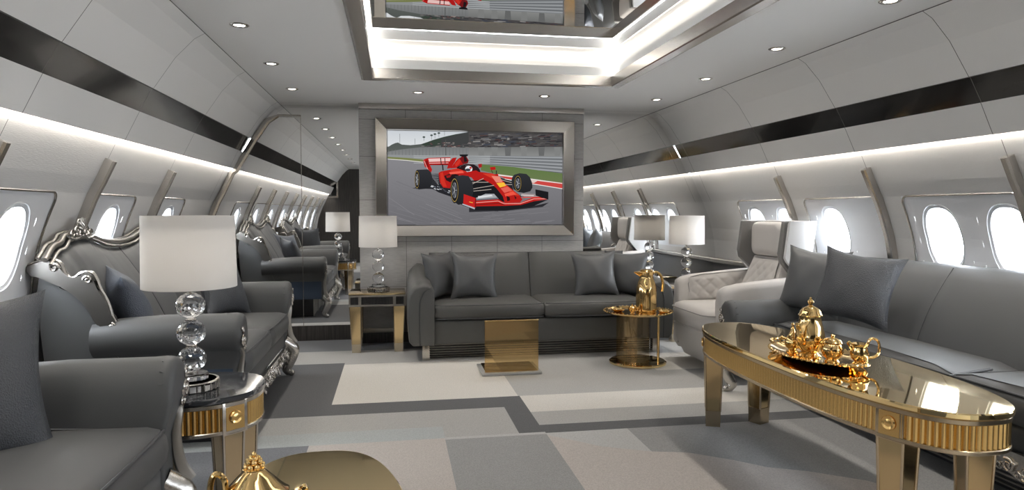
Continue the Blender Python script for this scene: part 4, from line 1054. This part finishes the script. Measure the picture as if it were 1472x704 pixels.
for s in (-1, 1):
    bm = NB(); secs = []
    for x, zt, w in ((-.20, .74, .10), (-.08, .735, .115), (.10, .72, .12), (.36, .695, .12), (.46, .675, .118), (.495, .655, .11), (.505, .62, .09)):
        yi = .325; o_ = []
        for y, z in ((yi, .10 if x < .48 else .14), (yi, zt-.06), (yi+.012, zt-.02), (yi+.035, zt-.002), (yi+w*.6, zt), (yi+w-.014, zt-.012), (yi+w, zt-.05), (yi+w, .12 if x < .48 else .16), (yi+w-.02, .09 if x < .48 else .14)): o_.append((x, s*y, z))
        secs.append(o_)
    loft(bm, secs); ar = obj('armrest', bm, 'white_leather', WS, angle=50)
    # quilted inner face: diamond stitching raised into pads
    bm = NB(); NX, NZ = 42, 24; rows = []
    for i in range(NX+1):
        row = []
        for j in range(NZ+1):
            x = -.10+.52*i/NX; zt = .725-.035*max(0, (x-.05)/.4)-.02; z = .48+(zt-.48)*j/NZ
            u = (x*.9+z)/.105; v = (x*.9-z)/.105; e = min(i/4, (NX-i)/4, j/3, (NZ-j)/3, 1)
            h = .013*min(1, (abs(math.sin(PI*u))*abs(math.sin(PI*v)))**.4*1.2)*e
            row.append(bm.verts.new((x, s*(.323-h-.006*e), z)))
        rows.append(row)
    for i in range(NX):
        for j in range(NZ): bm.faces.new((rows[i][j], rows[i+1][j], rows[i+1][j+1], rows[i][j+1]))
    obj('quilted_pad', bm, 'white_leather', ar, angle=80)
    bm = NB(); tube(bm, [(.40, s*.323, .50), (.42, s*.322, .62), (.40, s*.33, .675), (.30, s*.345, .695), (.0, s*.345, .715), (-.15, s*.345, .724)], .004, 6); obj('piping', bm, 'stitch', ar)
# backrest with quilted front, wrap-around shell
bm = NB(); NU, NV = 30, 30
front_, back_ = [], []
secs = []
for j in range(13):
    q = j/12; z = .42+.44*q; xf = .07-.17*q; w = .315-.075*q
    secs.append([(xf, -w+.03, z), (xf+.015, 0, z), (xf, w-.03, z), (xf-.05, w, z), (xf-.15, w-.03, z), (xf-.17, 0, z), (xf-.15, -w+.03, z), (xf-.05, -w, z)])
loft(bm, secs); bk = obj('backrest', bm, 'white_leather', WS, angle=50)
bm = NB(); rows = []
for i in range(NU+1):
    row = []
    for j in range(NV+1):
        y = (-.22+.44*i/NU)*(1.08-.25*j/NV); z = .50+.34*j/NV; q = (z-.42)/.44; x = .07-.17*q+.008+.012*(1-(y/.3)**2)
        u = (y+z)/.10; v = (y-z)/.10; e = min(i/3, (NU-i)/3, j/3, (NV-j)/3, 1)
        row.append(bm.verts.new((x+.013*min(1, (abs(math.sin(PI*u))*abs(math.sin(PI*v)))**.4*1.2)*e, y, z)))
    rows.append(row)
for i in range(NU):
    for j in range(NV): bm.faces.new((rows[i][j], rows[i+1][j], rows[i+1][j+1], rows[i][j+1]))
obj('quilted_pad', bm, 'white_leather', bk, angle=80)
# winged shell: horseshoe section rising behind the head
bm = NB(); secs = []
def shell_u(z):
    q = (z-.40)/.74; xb = -.245-.10*q
    wing = .05+.19*max(0, min(1, (z-.66)/.20))**1.1
    w = .36-.01*q; pts = []
    for k in range(25):
        a = -1+2*k/24
        if abs(a) < .5: pts.append((xb+.05*(abs(a)/.5)**4, a/.5*(w-.03)))
        else: t_ = (abs(a)-.5)/.5; pts.append((xb+.05+wing*t_, math.copysign(w-.03*(1-t_)**3+.012*t_, a)))
    return pts
for z in (.40, .55, .70, .76, .80, .84, .87, .90, 1.0, 1.08, 1.12, 1.14):
    o_ = shell_u(z); th = .03 if z < 1.13 else .016
    inn = []
    for k in range(25):
        a = -1+2*k/24; x, y = o_[k]; inn.append((x+(th if abs(a) < .5 else 0), y-math.copysign(th*min(1, abs(a)/.45), a) if abs(a) > .02 else y))
    secs.append([(x, y, z) for x, y in o_] + [(x, y, z) for x, y in reversed(inn)])
loft(bm, secs); obj('winged_shell', bm, 'pale_shell', WS, angle=50)
bm = NB(); secs = []
for s_ in (0,):
    for z in (.42, .60, .75, .84, .90, 1.0, 1.10, 1.135):
        q = (z-.40)/.74; xb = -.215-.10*q; w = .325 if z > .8 else .30
        o_ = []
        wing = .03+.20*max(0, min(1, (z-.68)/.18))
        for k in range(17):
            a = -1+2*k/16
            if abs(a) < .5: o_.append((xb+.05*(abs(a)/.5)**4+.002, a/.5*(w-.04)))
            else: t_ = (abs(a)-.5)/.5; o_.append((xb+.05+wing*t_, math.copysign(w-.04*(1-t_)**3, a)))
        secs.append([(x, y, z) for x, y in o_] + [(x+(.05 if abs(-1+2*k/16) < .5 else .0), y-math.copysign(.045, y) if abs(-1+2*k/16) >= .5 else y, z) for k, (x, y) in reversed(list(enumerate(o_)))])
loft(bm, secs); obj('shell_lining', bm, 'taupe_shell', WS, angle=50)
bm = NB(); secs = []
for k, (x, f_) in enumerate(((-.29, .90), (-.27, .97), (-.16, 1.0), (-.10, .985), (-.072, .93), (-.058, .80), (-.054, .5))):
    secs.append([(x+.01*(1-y_*y_/.06), y_*f_, .998+(z_)*f_*1.0) for y_, z_ in rrect(-.225, .225, -.135, .135, .07)])
loft(bm, secs); hp = obj('headrest', bm, 'white_leather', WS, angle=60)
bm = NB(); tube(bm, [(-.13, y_*1.003, .998+z_*1.003) for y_, z_ in rrect(-.225, .225, -.135, .135, .07)], .005, 6, True); obj('piping', bm, 'stitch', hp)

# ================================================================== GOLD GLASS STAND AND ROUND TABLE
GS = thing('glass_panel_stand', 'gold tinted glass panel on a low clear square base before the sofa', 'stand', (.86, 5.09, 0))
bm = NB(); box(bm, -.225, .225, -.165, .175, .003, .022, .003); obj('base', bm, 'pale_base', GS)
bm = NB(); box(bm, -.195, .195, -.125, .17, .0225, .0275, .001); obj('base_plate', bm, 'gold_mirror', GS)
bm = NB(); box(bm, -.202, .202, -.140, -.132, .024, .405, .001); p_ = obj('glass_panel', bm, 'gold_glass', GS, smooth=False)
bm = NB(); box(bm, -.204, .204, -.143, -.129, .404, .411, .002); obj('top_edge', bm, 'gold', p_)

RT = thing('round_side_table', 'round gold side table with smoked glass support under the gold jug', 'side table', (1.92, 5.165, 0))
bm = NB(); lathe(bm, [(.002, .002), (.215, .002), (.226, .006), (.226, .020), (.216, .026), (.002, .026)], n=64); obj('base', bm, 'gold_mirror', RT, angle=30)
bm = NB(); lathe(bm, [(.002, .402), (.24, .402), (.266, .414), (.272, .424), (.262, .424), (.25, .414), (.002, .414)], n=64); obj('tray_top', bm, 'gold', RT, angle=30)
bm = NB(); secs = []
for z in (.027, .401):
    secs.append([(.135*math.cos(a)-.035, .165*math.sin(a), z) for a in [PI*.30+PI*1.40*k/40 for k in range(41)]] + [(.129*math.cos(a)-.035, .159*math.sin(a), z) for a in [PI*.30+PI*1.40*k/40 for k in range(40, -1, -1)]])
loft(bm, secs); obj('glass_support', bm, 'smoke_gold_glass', RT, angle=40)
bm = NB(); tube(bm, [(.150, -.06, .026), (.150, -.06, .402)], .010, 12); obj('pole', bm, 'gold', RT)
bm = NB()
for k in range(48):
    a = 2*PI*k/48; sphere(bm, (.270*math.cos(a), .270*math.sin(a), .424), .006, 6, 4)
obj('beaded_rim', bm, 'gold', RT)

# gold jug
J = thing('gold_jug', 'tall polished gold jug with curved handle on the round side table', 'jug', (1.99, 5.17, .415))
bm = NB(); lathe(bm, [(.002, .0), (.078, .0), (.084, .008), (.082, .02), (.083, .06), (.083, .14), (.080, .19), (.068, .235), (.056, .262), (.053, .28), (.056, .30), (.060, .318), (.056, .322), (.002, .322)], n=40); obj('body', bm, 'gold', J, angle=50)
bm = NB(); secs = []
for x, w, z0, z1 in ((-.03, .048, .262, .322), (-.055, .034, .278, .321), (-.080, .020, .296, .320), (-.105, .006, .312, .319)):
    secs.append([(x, -w, z1), (x, -w*.8, (z0+z1)/2), (x, 0, z0), (x, w*.8, (z0+z1)/2), (x, w, z1), (x, 0, z1-.001)])
loft(bm, secs); obj('spout', bm, 'gold', J)
bm = NB(); tube(bm, smoothline([(.045, 0, .305), (.085, 0, .312), (.120, 0, .285), (.137, 0, .235), (.138, 0, .19), (.132, 0, .155)], 6), .0135, 10, flat=.8); obj('handle', bm, 'gold_ribs', J)
bm = NB(); lathe(bm, [(.050, .322), (.052, .330), (.040, .337), (.002, .339)], n=32); obj('lid', bm, 'gold', J, angle=50)
# small things on the round table
def mini(name, label, cat, loc, prof, handles=(), lid=None, rz=0, mat='gold', n=28, spout=None, sc=1, flute=0):
    t = thing(name, label, cat, loc, rz)
    bm = NB(); lathe(bm, [(r*sc, z*sc) for r, z in prof], n=n, flute=flute, nf=12); obj('body', bm, mat, t, angle=45)
    for hpts, hr in handles:
        bm = NB(); tube(bm, smoothline([(x*sc, y*sc, z*sc) for x, y, z in hpts], 5), hr*sc, 8); obj('handle', bm, mat, t)
    if spout:
        bm = NB(); tube(bm, smoothline([(x*sc, y*sc, z*sc) for x, y, z, r in spout], 4), [spout[min(len(spout)-1, i//4)][3]*sc for i in range(len(spout)*4-3)], 10); obj('spout', bm, mat, t)
    if lid:
        bm = NB(); lathe(bm, [(r*sc, z*sc) for r, z in lid], n=n, flute=flute, nf=12); obj('lid', bm, mat, t, angle=45)
    return t
mini('small_dish', 'small round gold dish left of the jug on the round table', 'dish', (1.765, 5.20, .4145), [(.002, 0), (.030, 0), (.050, .012), (.058, .022), (.055, .023), (.046, .014), (.002, .005)])
mini('gold_cup', 'small lidded gold cup left of the jug on the round table', 'cup', (1.845, 5.09, .4145), [(.002, 0), (.022, 0), (.014, .008), (.024, .018), (.032, .036), (.033, .048), (.031, .048), (.002, .046)], [([(.030, 0, .042), (.046, 0, .040), (.046, 0, .022), (.026, 0, .018)], .003)], [(.031, .048), (.022, .058), (.006, .062), (.007, .070), (.002, .073)])
mini('small_dish', 'small flat gold dish right of the jug on the round table', 'dish', (2.105, 5.07, .4145), [(.002, 0), (.035, 0), (.046, .008), (.050, .016), (.047, .017), (.040, .010), (.002, .004)])

# ================================================================== TEA SERVICE ON THE COFFEE TABLE
TR = thing('gold_tray', 'oval gold tray with loop handles under the tea service', 'tray', (1.864, 2.761, .556))
bm = NB(); loft(bm, [[(x, y, z) for x, y in superell(a, b2, 64, 2)] for a, b2, z in ((.08, .12, .001), (.115, .175, .001), (.14, .215, .010), (.165, .25, .022), (.170, .256, .024), (.166, .252, .027), (.140, .215, .015), (.112, .17, .006), (.08, .12, .006))]); obj('dish', bm, 'gold', TR, angle=40)
for s in (-1, 1):
    bm = NB(); tube(bm, smoothline([(-.055, s*.243, .024), (-.05, s*.285, .032), (0, s*.305, .034), (.05, s*.285, .032), (.055, s*.243, .024)], 6), .0065, 8); obj('handle', bm, 'gold', TR)
bm = NB()
for k in range(60):
    a = 2*PI*k/60; sphere(bm, (.169*math.cos(a), .255*math.sin(a), .026), .0055, 6, 4)
obj('beaded_rim', bm, 'gold', TR)
tz = .562
mini('gold_teapot', 'tall pear shaped gold teapot with domed lid on the oval tray', 'teapot', (1.845, 2.775, tz),
     [(.002, .0), (.044, .0), (.048, .006), (.040, .014), (.034, .022), (.046, .036), (.060, .060), (.066, .085), (.062, .110), (.053, .145), (.047, .170), (.046, .182), (.046, .186), (.046, .191), (.002, .191)],
     [([(.040, .0, .170), (.075, 0, .178), (.098, 0, .145), (.090, 0, .095), (.062, 0, .070)], .0065)],
     [(.051, .191), (.052, .195), (.047, .199), (.044, .212), (.033, .226), (.016, .235), (.007, .240), (.010, .248), (.014, .255), (.010, .263), (.004, .268), (.006, .274), (.001, .278)], rz=.5,
     spout=[(-.055, 0, .075, .018), (-.085, 0, .095, .014), (-.098, 0, .135, .010), (-.118, 0, .165, .008)], flute=.05, sc=.97)
mini('sugar_bowl', 'small gold lidded sugar bowl right of the tall teapot on the tray', 'bowl', (1.869, 2.649, tz),
     [(.002, 0), (.028, 0), (.030, .005), (.022, .014), (.036, .026), (.046, .045), (.045, .065), (.036, .082), (.040, .088), (.002, .088)],
     [([(.040, 0, .075), (.068, 0, .085), (.070, 0, .055), (.042, 0, .040)], .005), ([(-.040, 0, .075), (-.068, 0, .085), (-.070, 0, .055), (-.042, 0, .040)], .005)],
     [(.041, .088), (.034, .098), (.018, .106), (.006, .109), (.009, .118), (.002, .124)], rz=.9)
mini('milk_jug', 'gold milk jug with arched handle at the near end of the tray', 'jug', (1.938, 2.566, tz+.006),
     [(.002, 0), (.024, 0), (.028, .005), (.020, .013), (.034, .028), (.038, .048), (.032, .070), (.030, .082), (.034, .090), (.031, .090), (.002, .070)],
     [([(.028, 0, .080), (.040, 0, .112), (.066, 0, .108), (.074, 0, .070), (.060, 0, .040), (.032, 0, .030)], .0055)], rz=-.6,
     spout=[(-.020, 0, .070, .014), (-.036, 0, .084, .010), (-.046, 0, .094, .005)])
mini('gold_goblet', 'slender gold pot with pointed lid left of the teapot on the tray', 'pot', (1.827, 2.882, tz),
     [(.002, 0), (.026, 0), (.028, .004), (.016, .012), (.030, .024), (.036, .042), (.032, .058), (.024, .068), (.026, .072), (.002, .072)],
     [([(.028, 0, .060), (.050, 0, .066), (.052, 0, .040), (.032, 0, .032)], .004)],
     [(.026, .072), (.016, .084), (.010, .104), (.005, .124), (.007, .130), (.001, .138)], rz=2.4)
mini('gold_cup', 'small gold cup at the far left end of the oval tray', 'cup', (1.901, 2.887, tz), [(.002, 0), (.016, 0), (.012, .006), (.024, .016), (.028, .034), (.026, .034), (.002, .010)], [([(.026, 0, .030), (.042, 0, .030), (.040, 0, .014), (.022, 0, .014)], .003)], rz=2.8)
mini('gold_cup', 'small gold cup in front of the tall teapot on the tray', 'cup', (1.790, 2.701, tz), [(.002, 0), (.018, 0), (.012, .006), (.026, .016), (.030, .034), (.028, .034), (.002, .010)], [([(.028, 0, .030), (.044, 0, .030), (.042, 0, .014), (.022, 0, .014)], .003)], rz=4)
# teapot on the near table
mini('fluted_teapot', 'gold teapot with fluted conical lid on the bottom coffee table', 'teapot', (-.283, 1.435, .5555),
     [(.002, 0), (.045, 0), (.048, .006), (.040, .014), (.070, .035), (.086, .060), (.086, .080), (.078, .096), (.080, .102), (.002, .102)],
     [([(-.075, 0, .085), (-.100, 0, .110), (-.098, 0, .150), (-.086, 0, .165), (-.070, 0, .150), (-.066, 0, .115)], .0075)],
     [(.081, .102), (.080, .108), (.070, .115), (.056, .130), (.040, .148), (.026, .163), (.024, .167), (.027, .170), (.020, .174)], sc=.82, flute=.06, rz=.15,
     spout=[(.080, 0, .060, .020), (.105, 0, .075, .014), (.112, 0, .098, .010), (.125, 0, .108, .008)])
tp = [o for o in bpy.data.objects if o.name == 'fluted_teapot'][0]
bm = NB()
for ring, r, z, s in ((8, .020, .176, .0075), (6, .015, .186, .0075), (5, .010, .195, .006)):
    for k in range(ring):
        a = 2*PI*k/ring+z*20; sphere(bm, (.82*r*math.cos(a), .82*r*math.sin(a), .82*z), .82*s, 8, 6)
sphere(bm, (0, 0, .167), .0055, 8, 6); tube(bm, [(0, 0, .14), (0, 0, .164)], .010, 8); obj('beaded_finial', bm, 'gold', tp)

# ================================================================== SMALL SCREEN ON THE REAR WALL
SC = thing('wall_screen', 'small dark screen in a silver frame on the rear wall, seen in the mirror', 'screen', (-1.55, YR, 1.71))
bm = NB(); box(bm, -.30, .30, .001, .03, -.195, .195, .004); obj('frame', bm, 'nickel', SC)
bm = NB(); box(bm, -.255, .255, .0305, .033, -.150, .150); obj('screen', bm, 'black_screen', SC, smooth=False)
